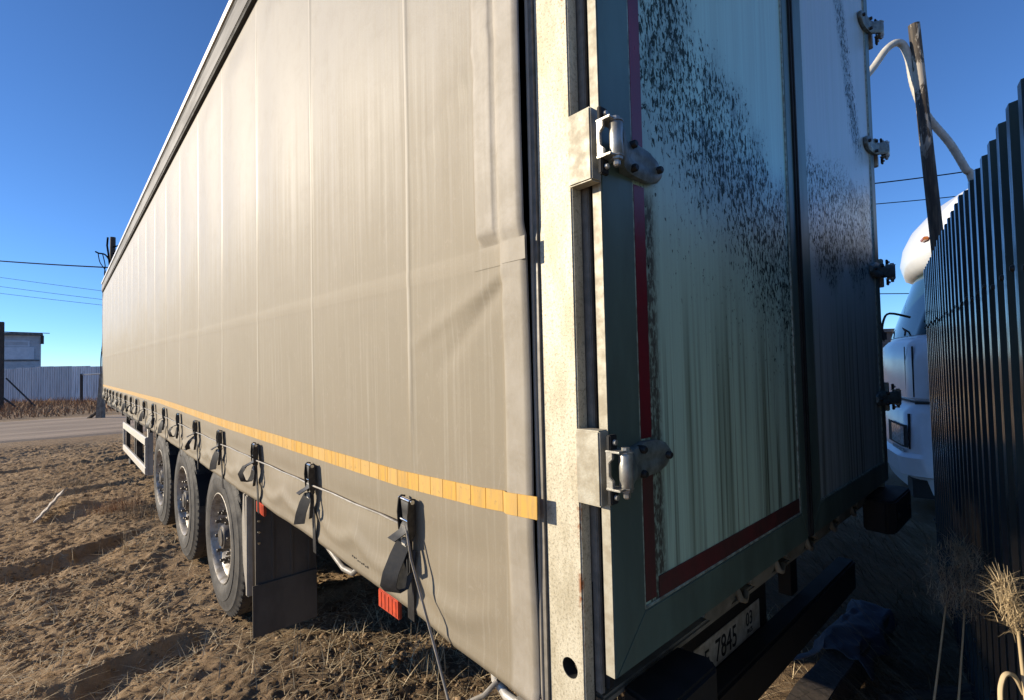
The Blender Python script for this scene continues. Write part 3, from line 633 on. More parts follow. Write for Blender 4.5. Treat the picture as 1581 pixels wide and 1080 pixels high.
# side guard
SG = empty('side_guard', (0, 0, 0), 0, TR)
for (z0, z1) in ((.735, .845), (.37, .47)):
    MB().prism([(.045, z0), (.032, z0+.012), (.032, z1-.012), (.045, z1), (.065, z1), (.065, z0)], 1, 7.17, 10.12).build('guard_rail', M['alu'], SG)
for y in (7.22, 8.5, 9.98): MB().box(.066, .12, y-.04, y+.04, .36, 1.04).build('guard_post', M['chassis'] if y > 7.3 else M['alu'], SG)
MB().box(.034, .064, 10.07, 10.118, .47, .735).build('guard_post', M['alu'], SG); MB().box(.034, .064, 7.172, 7.23, .47, .735).build('guard_post', M['alu'], SG)
MB().box(.10, .45, 6.72, 6.78, .35, 1.0).build('guard_end_plate', M['black'], TR)
for y in (11.2,): 
    for x in (.35, XR-.35): MB().box(x-.06, x+.06, y-.06, y+.06, .06, 1.0).build('landing_leg', M['chassis'], TR); MB().box(x-.14, x+.14, y-.14, y+.14, -.02, .06).build('landing_foot', M['chassis'], TR)
# side reflectors under the hem
for (y, z) in ((.82, .893), (2.195, .928)):
    rf = MB().box(.008, .022, y-.066, y+.066, z-.030, z+.030).build('side_reflector', M['reflector'], TR, None, .003)
    m = MB()
    for k in range(5): m.box(.0062, .0082, y-.052+k*.0235, y-.042+k*.0235, z-.024, z+.024)
    m.build('reflector_rib', M['reflector'], rf); MB().box(.023, .028, y-.02, y+.02, z-.01, z+.12).build('reflector_bracket', M['chassis'], rf)
# bent hook rod peeping out below the hem
MB().tube([(.03, 1.52, .975), (.02, 1.30, .935), (.015, 1.17, .905), (.02, 1.10, .905), (.03, 1.07, .93)], .011, 8).build('curtain_hook', M['cable'], TR, 60)
# tiny worn stencil marks
m = MB()
for k in range(9):
    y = 1.02-.014*k; z = .998-.0012*k+random.uniform(-.003, .003); xx = cx1(y, z)-.0012
    m.box(xx, xx+.0008, y-.004, y+.003, z-.004*random.uniform(.3, 1), z+.004*random.uniform(.3, 1))
m.build('stencil_mark', M['ink'], TR)
# strap buckles (several poses of the loose tail)
def buckle_meshes(v):
    out = []
    m = MB()
    for dy in (-.029, .029): m.prism([(-.010, .004), (-.006, .008), (-.020, .012), (-.030, .004), (-.034, -.035), (-.030, -.085), (-.020, -.112), (-.010, -.095), (-.008, -.04)], 1, dy-.003, dy+.003)
    out.append(('buckle_plate', m.mesh('buckle_plate', M['buckle'], None, .001)))
    m = MB(); m.tube([(-.020, -.036, .002), (-.020, .036, .002)], .0065, 10); m.tube([(-.024, -.028, -.055), (-.024, .028, -.055)], .005, 8); out.append(('roller_pin', m.mesh('roller_pin', M['chrome'], 60)))
    m = MB(); m.ribbon([(-.018, 0, .008), (-.024, 0, .0), (-.022, 0, -.03), (-.020, 0, -.06), (-.028, .002, -.085), (-.048-.004*v, .012, -.100), (-.058-.004*v, .018, -.108)], (0, 1, 0), .042, .003)
    m.ribbon([(-.014, 0, .006), (-.012, 0, -.05), (-.015, 0, -.105)], (0, 1, 0), .042, .003); out.append(('strap', m.mesh('strap', M['web'], 50)))
    m = MB(); m.box(-.030, -.016, -.012, .016, -.128, -.106); out.append(('hook_block', m.mesh('hook_block', M['alu'], None, .003)))
    # lower strap to the chassis
    m = MB(); m.ribbon([(-.012, 0, -.10), (-.010, .001, -.16), (-.006, -.001, -.25), (-.004, -.001, -.345), (.004, -.001, -.352)], (0, 1, 0), .036, .003); out.append(('lower_strap', m.mesh('lower_strap', M['web'], 50)))
    # loose tail
    m = MB()
    if v == 0: m.ribbon([(-.020, .004, -.110), (-.040, .010, -.15), (-.062, .014, -.20), (-.070, .014, -.235), (-.058, .010, -.252), (-.036, .004, -.245), (-.022, -.002, -.20), (-.016, -.004, -.14)], (.55, -.83, 0), .050, .003)
    elif v == 1: m.ribbon([(-.020, .004, -.105), (-.036, .014, -.14), (-.048, .028, -.19), (-.052, .040, -.232)], (.6, -.8, .12), .050, .003)
    elif v == 2: m.ribbon([(-.020, .002, -.09), (-.060, .018, -.10), (-.080, .030, -.14), (-.066, .034, -.18), (-.040, .022, -.185), (-.026, .010, -.15), (-.020, .0, -.11)], (.6, -.8, .2), .032, .003)
    else: m.ribbon([(-.020, -.004, -.10), (-.050, .008, -.13), (-.066, .030, -.17), (-.058, .055, -.20), (-.070, .080, -.195)], (.7, -.6, .3), .036, .003)
    m.ribbon([(-.018, -.014, -.10), (-.022, -.03, -.14), (-.03, -.045, -.185), (-.028, -.03, -.20), (-.02, -.012, -.16)], (1, .3, 0), .014, .002)
    out.append(('loose_tail', m.mesh('loose_tail', M['web'], 50)))
    return out
VAR = [buckle_meshes(v) for v in range(4)]
order = [0, 1, 2, 1, 3, 2, 1, 0, 1, 2, 3, 1, 2, 0, 1, 3, 2, 1]
BZ = []
for k, b in enumerate(BY[:18]):
    z = float(yel_z(np.array([b]))[0])-.052; x = cx1(b, z)-.002; BZ.append((x, b, z))
    e = empty('strap_buckle', (x, b, z), 0, TR); e.rotation_euler = (random.uniform(-.05, .05), 0, random.uniform(-.10, .10))
    for n, me in VAR[order[k]]: link(n, me, e)
# ------------------------------------------------------------------ sealing cable threaded through the buckles
pts = []
for k in range(17, 0, -1):
    x, y, z = BZ[k]; pts.append((x-.024, y, z-.072)); x2, y2, z2 = BZ[k-1]
    for t in (.25, .5, .75):
        yy_ = y+(y2-y)*t; zz_ = z+(z2-z)*t-.072-.010*math.sin(math.pi*t); pts.append((min(cx1(yy_, zz_)-.008, -.02), yy_, zz_))
x, y, z = BZ[0]; pts += [(x-.024, y, z-.072), (x-.030, y-.02, z-.090), (x-.034, y-.045, z-.15), (x-.036, y-.10, z-.24), (x-.04, y-.16, z-.33), (x-.045, y-.235, z-.45), (x-.045, y-.262, z-.50)]
tag(MB().tube(pts, .0036, 6).build('sealing_cable', M['cable'], None, 60), 'thin grey cable threaded through the row of black curtain buckles', 'cable')
lp = [(-.06+.05*math.cos(t), .345+.085*math.cos(t*1.0+.6)-.004*i, .775+.060*math.sin(t)-.002*i) for i, t in enumerate(np.linspace(0, 4.4*math.pi, 60))]
lp = [(.0, .27, .90), (-.02, .30, .86)]+lp
tag(MB().tube(lp, .006, 6).build('coiled_cord', M['cable'], None, 60), 'grey cord hanging in loose loops below the rear end of the curtain', 'cord')
m = MB(); m.tube([(.015, .30, .93), (.01, .29, .89), (.012, .255, .868), (.012, .215, .866)], .012, 8); m.build('air_pipe', M['alu'], TR, 60)
MB().box(.0, .035, .155, .225, .842, .880).build('marker_bracket', M['alu'], TR, None, .006)

# ------------------------------------------------------------------ corrugated fence behind the trailer
FA = Vector((4.06, 0.0, 0)); FD = Vector((-.98, -.196, 0)).normalized(); FN = Vector((-.196, .98, 0)).normalized(); FH = 2.28
FE = empty('metal_fence', FA); tag(FE, 'tall dark glossy corrugated metal fence close behind the trailer doors', 'fence')
def sheet_mesh(name, mat, n, pitch, depth, z0, z1, a=.30, b=.14, th=.0012):
    prof = []
    for k in range(n):
        s0 = k*pitch
        prof += [(s0, 0), (s0+pitch*(.5-b-.02), 0), (s0+pitch*.5, depth), (s0+pitch*(.5+a), depth)]
        prof += [(s0+pitch*(.5+a+b), 0)] if .5+a+b < 1 else []
    prof.append((n*pitch, 0))
    V = []; F = []
    for (s_, d) in prof:
        for zz in (z0, z1):
            V.append((s_, d, zz))
    m = len(prof)
    for (s_, d) in prof:
        for zz in (z0, z1): V.append((s_, d-th*2, zz))
    for i in range(m-1): F += [(2*i, 2*i+1, 2*i+3, 2*i+2), (2*m+2*i, 2*m+2*i+2, 2*m+2*i+3, 2*m+2*i+1), (2*i+1, 2*m+2*i+1, 2*m+2*i+3, 2*i+3)]
    me = bpy.data.meshes.new(name); me.from_pydata(V, [], F); me.update(); me.materials.append(mat); return me
fs_me = sheet_mesh('fence_sheet', M['fence'], 8, .137, .021, .03, FH, .27, .10)
frz = math.atan2(FD.y, FD.x)
for k in range(4):
    o = link('fence_sheet', fs_me, FE, FD*(k*1.094), (0, 0, frz)); o.scale = (1, -1, 1)
    o.location += FN*(.0022*(k % 2)); o.location.z = (.0, .012, -.006, .010)[k]
scr_me = MB().lathe([(.0225, .009), (.027, .009), (.031, .006)], 1, 8).mesh('screw', M['bolt'], 40)
for k in range(30):
    for z in (1.85, .45): link('screw', scr_me, FE, FD*(.137*k+.137*.63)+FN*(.002)+Vector((0, 0, z+.01*math.sin(k*2.1))), (0, 0, frz+math.pi))
for z in (.45, 1.85): MB().box(0, 4.37, .012, .05, z-.02, z+.02).build('fence_rail', M['black'], FE, None, 0, (0, 0, 0), (0, 0, frz))
for s_ in (.25, 2.4): MB().box(s_-.03, s_+.03, .052, .11, -.2, 2.2).build('fence_post', M['black'], FE, None, 0, (0, 0, 0), (0, 0, frz))

# ------------------------------------------------------------------ charred pole and hose
m = MB(); pp_ = [(4.255, -.15, -.1), (4.16, -.115, 1.2), (4.051, -.075, 2.43), (3.985, -.045, 3.25), (3.915, -.018, 4.10)]
tag(m.tube(pp_, [.047, .045, .042, .040, .036], 12).build('leaning_pole', M['pole'], None, 60), 'thin scorched wooden pole with pale patches on its upper part leaning behind the metal fence', 'pole')
def smooth_path(pts, n=6):
    pts = [Vector(p) for p in pts]; out = []
    for i in range(len(pts)-1):
        p0, p1, p2, p3 = pts[max(i-1, 0)], pts[i], pts[i+1], pts[min(i+2, len(pts)-1)]
        for k in range(n):
            t = k/n; out.append(.5*((2*p1)+(p2-p0)*t+(2*p0-5*p1+4*p2-p3)*t*t+(3*p1-p0-3*p2+p3)*t**3))
    return out+[pts[-1]]
hp = smooth_path([(3.15, 1.1, .03), (3.05, .95, .9), (3.15, .8, 2.3), (3.42, .45, 3.40), (3.665, .226, 3.74), (3.778, .125, 3.93), (3.86, .06, 3.975), (3.922, .025, 3.88), (3.968, .005, 3.66), (4.022, -.05, 3.441), (4.13, -.16, 3.221), (4.202, -.232, 3.026), (4.249, -.269, 2.905), (4.32, -.33, 2.2), (4.36, -.36, 1.0), (4.38, -.38, .05)], 14)
tag(MB().tube(hp, [.0245+.0012*(i % 2) for i in range(len(hp))], 10).build('corrugated_hose', M['hose'], None, 60), 'cream flexible conduit looped over the top of the leaning pole', 'hose')

# ------------------------------------------------------------------ parked truck beyond the fence end
TK = empty('parked_truck', (5.60, .33, 0), R(17)); tag(TK, 'white truck cab with raised roof fairing half hidden behind the metal fence', 'truck')
def ring(z, x0, x1, yf, yb, rad, bow=.06):
    P = []
    for k in range(6): P.append((x0, yb+(yf-rad-yb)*k/6, z))
    for k in range(8): a = math.pi-(math.pi/2)*k/8; P.append((x0+rad+rad*math.cos(a), yf-rad+rad*math.sin(a), z))
    for k in range(13): t = k/12; P.append((x0+rad+(x1-x0-2*rad)*t, yf+bow*math.sin(math.pi*t), z))
    for k in range(1, 9): a = math.pi/2-(math.pi/2)*k/8; P.append((x1-rad+rad*math.cos(a), yf-rad+rad*math.sin(a), z))
    for k in range(1, 7): P.append((x1, yf-rad-(yf-rad-yb)*k/6, z))
    return P
def loft(rings, cap=True, i0=0, i1=None):
    n = len(rings[0]); i1 = i1 if i1 is not None else n-1; V = [p for r_ in rings for p in r_]; F = []
    for j in range(len(rings)-1):
        for i in range(i0, i1): F.append((j*n+i, j*n+i+1, (j+1)*n+i+1, (j+1)*n+i))
        if i0 == 0 and i1 == n-1: F.append((j*n+n-1, j*n, (j+1)*n, (j+1)*n+n-1))
    if cap: F += [tuple(range(n))[::-1], tuple(range((len(rings)-1)*n, len(rings)*n))]
    used = sorted({i for f in F for i in f}); mp = {o: k for k, o in enumerate(used)}
    return MB().add([V[i] for i in used], [tuple(mp[i] for i in f) for f in F])
W2 = 2.42
loft([ring(z, .0-o, W2+o, yf+o, -2.0, rd) for (z, yf, o, rd) in ((.22, .02, -.06, .22), (.26, .06, -.03, .22), (.42, .08, -.02, .22), (.44, .12, .02, .24), (.62, .13, .03, .24), (.66, .10, .01, .24), (1.06, .08, .01, .24), (1.12, .04, .0, .24), (1.16, .02, -.02, .24))]).build('bumper', M['white'], TK, 40)
loft([ring(z, 0-o, W2+o, yf+o, -2.1, rd) for (z, yf, o, rd) in ((1.19, .02, .0, .26), (1.22, .04, .015, .26), (1.6, .035, .015, .26), (1.76, .02, .01, .26), (1.82, -.02, -.005, .26), (1.84, -.05, -.02, .26))]).build('cab_body', M['white'], TK, 40)
up_r = [ring(z, .02+.05*t, W2-.02-.05*t, -.05-.27*t, -2.1, .28) for z, t in ((1.83, 0), (2.0, .2), (2.25, .52), (2.45, .8), (2.62, 1.0))]
loft(up_r).build('upper_cab', M['white'], TK, 40)
gl = [ring(z, .014+.05*t, W2-.014-.05*t, -.044-.27*t, -2.106, .28) for z, t in ((1.86, .03), (2.0, .2), (2.25, .52), (2.45, .8), (2.585, .96))]
loft(gl, False, 8, 33).build('windscreen', M['glass'], TK, 60)
loft(gl[1:], False, 3, 6).build('side_window', M['glass'], TK, 60)
loft([ring(z, .05+i, W2-.05-i, yf, -2.1, .30, .10) for (z, yf, i) in ((2.58, -.34, .03), (2.64, -.24, .0), (2.78, -.20, .0), (2.95, -.23, .0), (3.12, -.31, .0), (3.28, -.45, .01), (3.42, -.68, .03), (3.52, -1.05, .06), (3.58, -1.6, .15))]).build('roof_fairing', M['white'], TK, 60)
MB().box(-.022, -.008, -.275, -.245, .95, 1.78).build('door_gap', M['black'], TK)
MB().box(-.02, .0, -1.4, .02, 1.165, 1.185).build('panel_gap', M['black'], TK)
MB().box(-.042, -.02, -.26, -.19, .45, 1.10).build('arch_gap', M['black'], TK)
cab_r = [ring(z, -.015, W2+.015, .05, -2.1, .26) for z in np.linspace(1.23, 1.74, 6)]
for idx, rr_ in ((11, .009), (14, .005)): MB().tube([r_[idx] for r_ in cab_r], rr_, 6).build('panel_seam', M['black'], TK, 60)
bmp_r = [ring(z, -.012, W2+.012, .10, -2.1, .24) for z in np.linspace(.70, 1.06, 5)]; MB().tube([r_[11] for r_ in bmp_r], .012, 6).build('panel_seam', M['black'], TK, 60)
hl = [ring(z, -.045, W2+.045, .125-.0*k, -2.1, .25) for k, z in enumerate((.735, .75, .90, .925))]
hd = loft(hl, False, 12, 16).build('headlight', M['lens'], TK, 40)
hl2 = [ring(z, -.041, W2+.041, .121, -2.1, .25) for z in (.715, .945)]
loft(hl2, False, 11, 17).build('headlight_surround', M['black'], TK, 40)
loft([ring(z, -.043, W2+.043, .123, -2.1, .25) for z in (.665, .70)], False, 12, 16).build('fog_lamp', M['lens'], TK, 40)
MB().tube(smooth_path([(.30, -.02, 2.05), (.25, .16, 2.10), (.22, .22, 2.02), (.24, .24, 1.86)], 4), .012, 6).build('mirror_arm', M['black'], TK, 60)
MB().box(.16, .32, .20, .25, 1.80, 1.92).build('front_mirror', M['black'], TK, None, .02)
MB().lathe([(-.30, .03), (-.20, .05), (-.17, .045), (-.16, .02)], 1, 12, (.10, -.04, 2.28)).build('marker_lamp', M['amber'], TK, 50)
MB().box(.32, .48, -.21, -.16, 2.86, 2.895).build('fairing_lamp', M['amber'], TK, None, .008)
for (xa, xb) in ((.55, 1.15), (1.35, 1.95)): MB().tube([(xa, .0, 1.87), (xa+.1, -.02, 1.92), (xb, -.055, 2.0)], .010, 5).build('wiper', M['black'], TK, 60)
MB().box(.05, .35, -.25, .06, .22, .40).build('tow_step', M['black'], TK)
tw = empty('wheel', (.0, -1.05, .50), 0, TK); link('tyre', tyre_me, tw); link('rim', rim_me, tw)
tw = empty('wheel', (W2, -1.05, .50), math.pi, TK); link('tyre', tyre_me, tw); link('rim', rim_me, tw)
MB().box(.7, 1.7, -6.5, -1.9, .75, 1.0).build('truck_chassis', M['chassis'], TK)

# ------------------------------------------------------------------ things lying behind the trailer
def plank(name, a, b, w, h, mat, twist=0):
    a, b = Vector(a), Vector(b); d = (b-a); ln = d.length
    m = MB(); n = 10
    for i in range(n):
        x0, x1 = ln*i/n, ln*(i+1)/n
    V = []; F = []
    for i in range(n+1):
        x = ln*i/n; j = .006*math.sin(i*2.3); k_ = w/2*(1-.06*math.sin(i*1.7)); hh = h/2*(1-.08*math.sin(i*2.9+1))
        V += [(x, -k_, -hh+j), (x, k_, -hh+j), (x, k_, hh+j), (x, -k_, hh+j)]
    for i in range(n):
        for k_ in range(4): k2 = (k_+1) % 4; F.append((i*4+k_, i*4+k2, i*4+4+k2, i*4+4+k_))
    F += [(3, 2, 1, 0), (n*4, n*4+1, n*4+2, n*4+3)]
    o = MB().add(V, F).build(name, mat, None, None, .004); o.location = a
    o.rotation_euler = (twist, -math.asin(d.z/ln), math.atan2(d.y, d.x)); return o
tag(plank('wooden_beam', (1.20, .135, .12), (2.75, .115, .12), .13, .15, M['post_dark']), 'dark squared wooden beam lying on the ground under the trailer tail', 'beam')
tag(plank('broken_board', (2.02, -.06, .05), (2.45, -.36, .06), .10, .035, M['wood'], .2), 'short splintered brown board lying behind the wooden beam', 'board')
tag(plank('broken_board', (1.55, .02, .03), (1.90, -.02, .05), .05, .03, M['plank'], .1), 'pale broken stick lying against the wooden beam', 'stick')
# rag draped on the beam
ru = np.linspace(0, 1, 46); rv = np.linspace(0, 1, 26); RU, RVV = np.meshgrid(ru, rv)
fx = 2.05+RU*.70; fy = .02+RVV*.30; fz = .205+.028*fbm(RU*7, RVV*4, 3, 71)+.03*np.abs(fbm(RU*3+RVV*2, RVV*2, 2, 72))-.15*np.clip((np.abs(RVV-.42)-.27)/.3, 0, 1)
nn = 46; ir = (np.arange(25)[:, None]*nn+np.arange(nn-1)[None]).ravel(); Vr = np.stack([fx.ravel(), (fy+.04*fbm(RU*4, RVV*4, 2, 73)).ravel(), fz.ravel()], 1)
rag = link('blue_rag', npmesh('blue_rag', Vr, np.stack([ir, ir+1, ir+nn+1, ir+nn], 1), M['rag'], True)); rag.modifiers.new('s', 'SOLIDIFY').thickness = .004
tag(rag, 'crumpled dark blue rag draped over the wooden beam', 'rag')
# plank on the dirt at the left
bd = plank('plank', (-.95, 7.25, gz(-.95, 7.25)+.05), (-.72, 8.35, gz(-.72, 8.35)+.14), .10, .022, M['plank'], -.75); tag(bd, 'grey weathered plank lying alone on the rough dirt field', 'plank')

# ------------------------------------------------------------------ blades, clods, weeds
def blades(name, pos, hgt, wid, lean, mat, seg=3, droop=.5, seed=1, az=None):
    g_ = np.random.default_rng(seed); n = len(pos); a = g_.uniform(0, 2*math.pi, n) if az is None else az+g_.normal(0, .5, n)
    hgt = np.broadcast_to(hgt, n); lean = np.broadcast_to(lean, n); V = np.zeros((n, seg+1, 2, 3)); dirx, diry = np.cos(a), np.sin(a)
    th = a+math.pi/2+g_.normal(0, .6, n); sx, sy = np.cos(th)*wid/2, np.sin(th)*wid/2
    cx_, cy_, cz_ = np.zeros(n), np.zeros(n), np.zeros(n)
    for i in range(seg+1):
        t = i/seg; taper = 1-.85*t
        for k, sg in enumerate((-1, 1)):
            V[:, i, k, 0] = pos[:, 0]+cx_+sg*sx*taper; V[:, i, k, 1] = pos[:, 1]+cy_+sg*sy*taper; V[:, i, k, 2] = pos[:, 2]+cz_
        ang = lean+droop*t*lean; st_ = hgt/seg; cx_ = cx_+dirx*np.sin(ang)*st_; cy_ = cy_+diry*np.sin(ang)*st_; cz_ = cz_+np.cos(ang)*st_
    base = np.arange(n)*(seg+1)*2; F = []
    for i in range(seg): F.append(np.stack([base+2*i, base+2*i+1, base+2*i+3, base+2*i+2], 1))
    return npmesh(name, V.reshape(-1, 3), np.concatenate(F), mat)
def scatter(n, x0, x1, y0, y1, seed, zoff=0.0):
    g_ = np.random.default_rng(seed); x = g_.uniform(x0, x1, n); y = g_.uniform(y0, y1, n); return np.stack([x, y, ground_h(x, y)+zoff], 1)
def stuff(name, me, label, cat): return tag(link(name, me), label, cat, None, 'stuff')
# flattened straw litter over the field
g_ = np.random.default_rng(5)
P = np.concatenate([scatter(7500, -2.2, 1.2, 1.2, 6, 51, .012), scatter(4600, -3.2, .9, 6, 15.5, 52, .012), scatter(1500, .3, 3.0, -.6, 2.2, 53, .012)])
keep = fbm(P[:, 0]*1.1, P[:, 1]*1.1, 3, 77)+g_.normal(0, .25, len(P)) > -.02; P = P[keep]
stuff('straw_litter', blades('straw_litter', P, g_.uniform(.03, .20, len(P))**1.0, .0055, g_.uniform(1.2, 1.62, len(P)), M['straw'], 2, .05, 54), 'scattered bits of pale dry straw lying on the dirt', 'straw')
# standing stubble by the trailer tail
P = np.concatenate([scatter(420, .0, 1.15, 1.0, 2.5, 61), scatter(260, -1.6, .2, 2.4, 6.4, 62), scatter(240, -1.2, .1, 6.4, 12, 63), scatter(160, 1.3, 2.6, .1, 1.0, 64)])
stuff('dry_stubble', blades('dry_stubble', P, g_.uniform(.05, .19, len(P)), .0055, g_.uniform(.2, 1.0, len(P)), M['straw'], 3, .5, 65), 'sparse dry grass stubble standing around the trailer wheels', 'grass')
def tuft(x, y, n, h, spread, mat, label, name='grass_tuft', seed=1, group=None, lean=.9):
    g2 = np.random.default_rng(seed); p = np.stack([g2.normal(0, spread, n), g2.normal(0, spread, n), np.zeros(n)], 1)
    o = link(name, blades(name, p, g2.uniform(.4, 1, n)*h, .0045, g2.uniform(.1, lean, n), mat, 3, .6, seed+100), None, (x, y, gz(x, y)-.01)); tag(o, label, 'grass', group); return o
tuft(-.22, 7.3, 420, .26, .13, M['straw_red'], 'rusty brown dry grass tuft beside the middle wheels', seed=201, lean=1.3)
tuft(.02, 6.75, 380, .24, .15, M['straw_dark'], 'brown dry grass tuft pressed against the front wheel of the three', seed=202, lean=1.3)
tuft(-.30, 5.35, 26, .26, .012, M['straw'], 'thin pale weed standing on the edge of the long rut', seed=203, lean=.5)
tuft(-.62, 9.6, 260, .22, .12, M['straw_dark'], 'low dead grass tuft in the field beyond the plank', seed=204, lean=1.3)
tuft(.75, 1.75, 40, .26, .05, M['straw'], 'pale dry weed stalks in the sun below the curtain hem', seed=205, lean=.8)
# matted dead grass between trailer tail and fence
P = np.concatenate([scatter(5200, 2.5, 5.4, .0, 2.4, 71), scatter(1800, 1.3, 3.4, -.5, .05, 72)])
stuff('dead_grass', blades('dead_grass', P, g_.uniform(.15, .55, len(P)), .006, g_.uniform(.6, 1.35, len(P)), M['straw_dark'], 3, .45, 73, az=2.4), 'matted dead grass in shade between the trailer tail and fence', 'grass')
# verge grass by the far fence
P = scatter(9000, -9, 6, 27, 46, 81); stuff('verge_grass', blades('verge_grass', P, g_.uniform(.15, .5, len(P)), .035, g_.uniform(.1, .9, len(P)), M['straw_red'], 2, .4, 82), 'strip of dry reddish grass along the far grey fence', 'grass')
P = scatter(2500, 8, 26, 3, 22, 83); stuff('roadside_grass', blades('roadside_grass', P, g_.uniform(.2, .7, len(P)), .03, g_.uniform(.1, .9, len(P)), M['straw'], 2, .4, 84), 'sunlit dry grass seen in the gap between trailer and truck', 'grass')
# clods
ico = bmesh.new(); bmesh.ops.create_icosphere(ico, subdivisions=1, radius=1); iv = np.array([v.co[:] for v in ico.verts]); itf = np.array([[v.index for v in f.verts] for f in ico.faces]); ico.free()
def clods(P, r, seed):
    g2 = np.random.default_rng(seed); n = len(P); sc = r[:, None]*g2.uniform(.55, 1.25, (n, 3))*np.array([1, 1, .7]); jit = 1+g2.uniform(-.35, .35, (n, len(iv), 1)); a = g2.uniform(0, 6.28, n)
    v = iv[None]*jit*sc[:, None, :]; x = v[..., 0]*np.cos(a)[:, None]-v[..., 1]*np.sin(a)[:, None]; y = v[..., 0]*np.sin(a)[:, None]+v[..., 1]*np.cos(a)[:, None]
    v = np.stack([x, y, v[..., 2]], -1)+P[:, None, :]; f = itf[None]+(np.arange(n)*len(iv))[:, None, None]
    return v.reshape(-1, 3), f.reshape(-1, 3)
P = np.concatenate([scatter(17000, -2.2, 1.3, 1.1, 6.0, 91), scatter(7000, -2.6, .8, 6.0, 15.6, 92), scatter(2200, .4, 3.2, -.7, 2.0, 93)])
w = fbm(P[:, 0]*1.6, P[:, 1]*1.6, 3, 94); P = P[w+g_.normal(0, .25, len(P)) > -.08]; rr = np.clip(g_.lognormal(-4.85, .5, len(P)), .003, .034)
Vc, Fc = clods(P, rr, 95); stuff('soil_clods', npmesh('soil_clods', Vc, Fc, M['clod'], False), 'loose dry clods of soil scattered over the field', 'soil')

# ------------------------------------------------------------------ reeds by the fence
def reed(root, top, plume_len, fat, label, seed, nose=(0, 0, 1), mat='plume', n=900):
    g2 = np.random.default_rng(seed); root, top = Vector(root), Vector(top); o = empty('reed', root); tag(o, label, 'reed')
    mid = (root+top)/2+Vector((.02, -.01, .03)); pts = [p-root for p in smooth_path([root, mid, top], 6)]; MB().tube(pts, [.0042-.0016*i/len(pts) for i in range(len(pts))], 6).build('stem', M['straw'], o, 60)
    ax = Vector(nose).normalized(); base = np.array(top-root); t = g2.uniform(0, 1, n); bend = np.array(ax)
    c = base+t[:, None]*plume_len*bend+g2.normal(0, 1, (n, 3))*(fat*(np.sin(math.pi*np.clip(t*.85+.12, 0, 1))**.7))[:, None]
    pl = blades('plume', c, g2.uniform(.02, .055, n), .0016, g2.uniform(.2, 1.6, n), M[mat], 2, .4, seed+1); link('plume', pl, o); return o
reed((1.20, -.26, 0), (1.345, -.375, .84), .19, .034, 'shaded reed with a fluffy plume nearer the trailer doors', 301, (.25, -.2, 1))
reed((1.28, -.33, 0), (1.385, -.415, .815), .18, .032, 'shaded reed with a fluffy plume nearer the metal fence', 302, (.15, -.05, 1))
reed((.50, -.60, 0), (.508, -.584, 1.145), .10, .012, 'sunlit golden grass head at the right edge by the fence', 303, (-.18, .10, .55), 'straw', 420)
m = MB(); m.tube(smooth_path([(.44, -.60, 0), (.452, -.572, .75), (.462, -.560, 1.0), (.478, -.562, 1.062), (.50, -.575, 1.066), (.54, -.585, 1.02)], 8), .0038, 6)
tag(m.build('bent_stalk', M['straw'], None, 60), 'sunlit yellow stalk bent over in a loop at the lower right', 'stalk')

# ------------------------------------------------------------------ far left: fence, hut, poles, wires
def rel(D, px, z=0): # a spot D metres ahead, in a plain local frame of ahead / across
    q = CAM+fw*D+rt*((px-790.5)/769.09*D); return Vector((q.x, q.y, z))
FF = empty('yard_fence', rel(31, -60)); tag(FF, 'long low fence of weathered grey metal sheets across the road', 'fence')
ffd = (rel(31, 300)-rel(31, -60)).normalized(); fa = math.atan2(ffd.y, ffd.x)
ff_me = [sheet_mesh('fence_sheet', M['farfence'], 8, .1437, .03, .02, 2.15+.0*k, .27, .10) for k in range(1)]
for k in range(13):
    o = link('fence_sheet', ff_me[0], FF, ffd*(k*1.15), (0, 0, fa)); o.location.z = random.uniform(-.05, .05)+.10; o.location += Vector((ffd.y, -ffd.x, 0))*(.004*(k % 2))
HT = empty('guard_hut', (-6.6, 52.0, 0)); tag(HT, 'grey cabin with flat overhanging roof rising behind the low fence', 'cabin')
hw = 4.72
for k in range(22): MB().box(0, hw, 0, .04+.012*(k % 2), .1+k*.212, .1+k*.212+.205).build('siding_board', M['siding'], HT)
MB().box(0, hw, .06, 3, .1, 4.74).build('wall', M['siding'], HT)
MB().hexa([(-.3, -.35, 4.72), (hw+.12, -.35, 4.78), (hw+.12, 3.3, 4.9), (-.3, 3.3, 4.9)], [(-.3, -.35, 4.86), (hw+.12, -.35, 4.96), (hw+.12, 3.3, 5.05), (-.3, 3.3, 5.05)]).build('roof', M['roofing'], HT)
MB().tube([(2.0, -.3, 4.98), (hw+.55, -.3, 4.92)], .03, 6).build('roof_batten', M['roofing'], HT); MB().box(hw+.02, hw+.22, -.1, .1, 4.1, 4.75).build('lamp_bracket', M['post_dark'], HT)
MB().box(2.75, 4.15, -.045, -.01, 3.9, 4.35).build('window_frame', M['siding_pale'], HT); MB().box(2.85, 4.05, -.050, -.046, 3.98, 4.27).build('pane', M['siding'], HT)
MB().box(2.7, 4.4, -.08, -.012, 3.0, 3.86).build('wall_panel', M['siding_pale'], HT); MB().box(2.6, 4.7, -.06, -.012, 2.88, 2.98).build('sill', M['roofing'], HT)
a = rel(24, 2); tag(MB().box(a.x-.10, a.x+.10, a.y-.1, a.y+.1, -.2, 4.3).build('timber_post', M['post_dark'], None, None, .02), 'dark thick timber post at the left edge of the yard', 'post')
b0, b1 = rel(24, 10, 1.62), rel(24, 55, .30); b1.z = .25
tag(MB().tube([b0, b1], .035, 6).build('brace_rail', M['post_dark'], None, 60), 'upper slanting dark rail propped against the timber post', 'rail')
b0, b1 = rel(24, 4, .72), rel(24, 40, -.1)
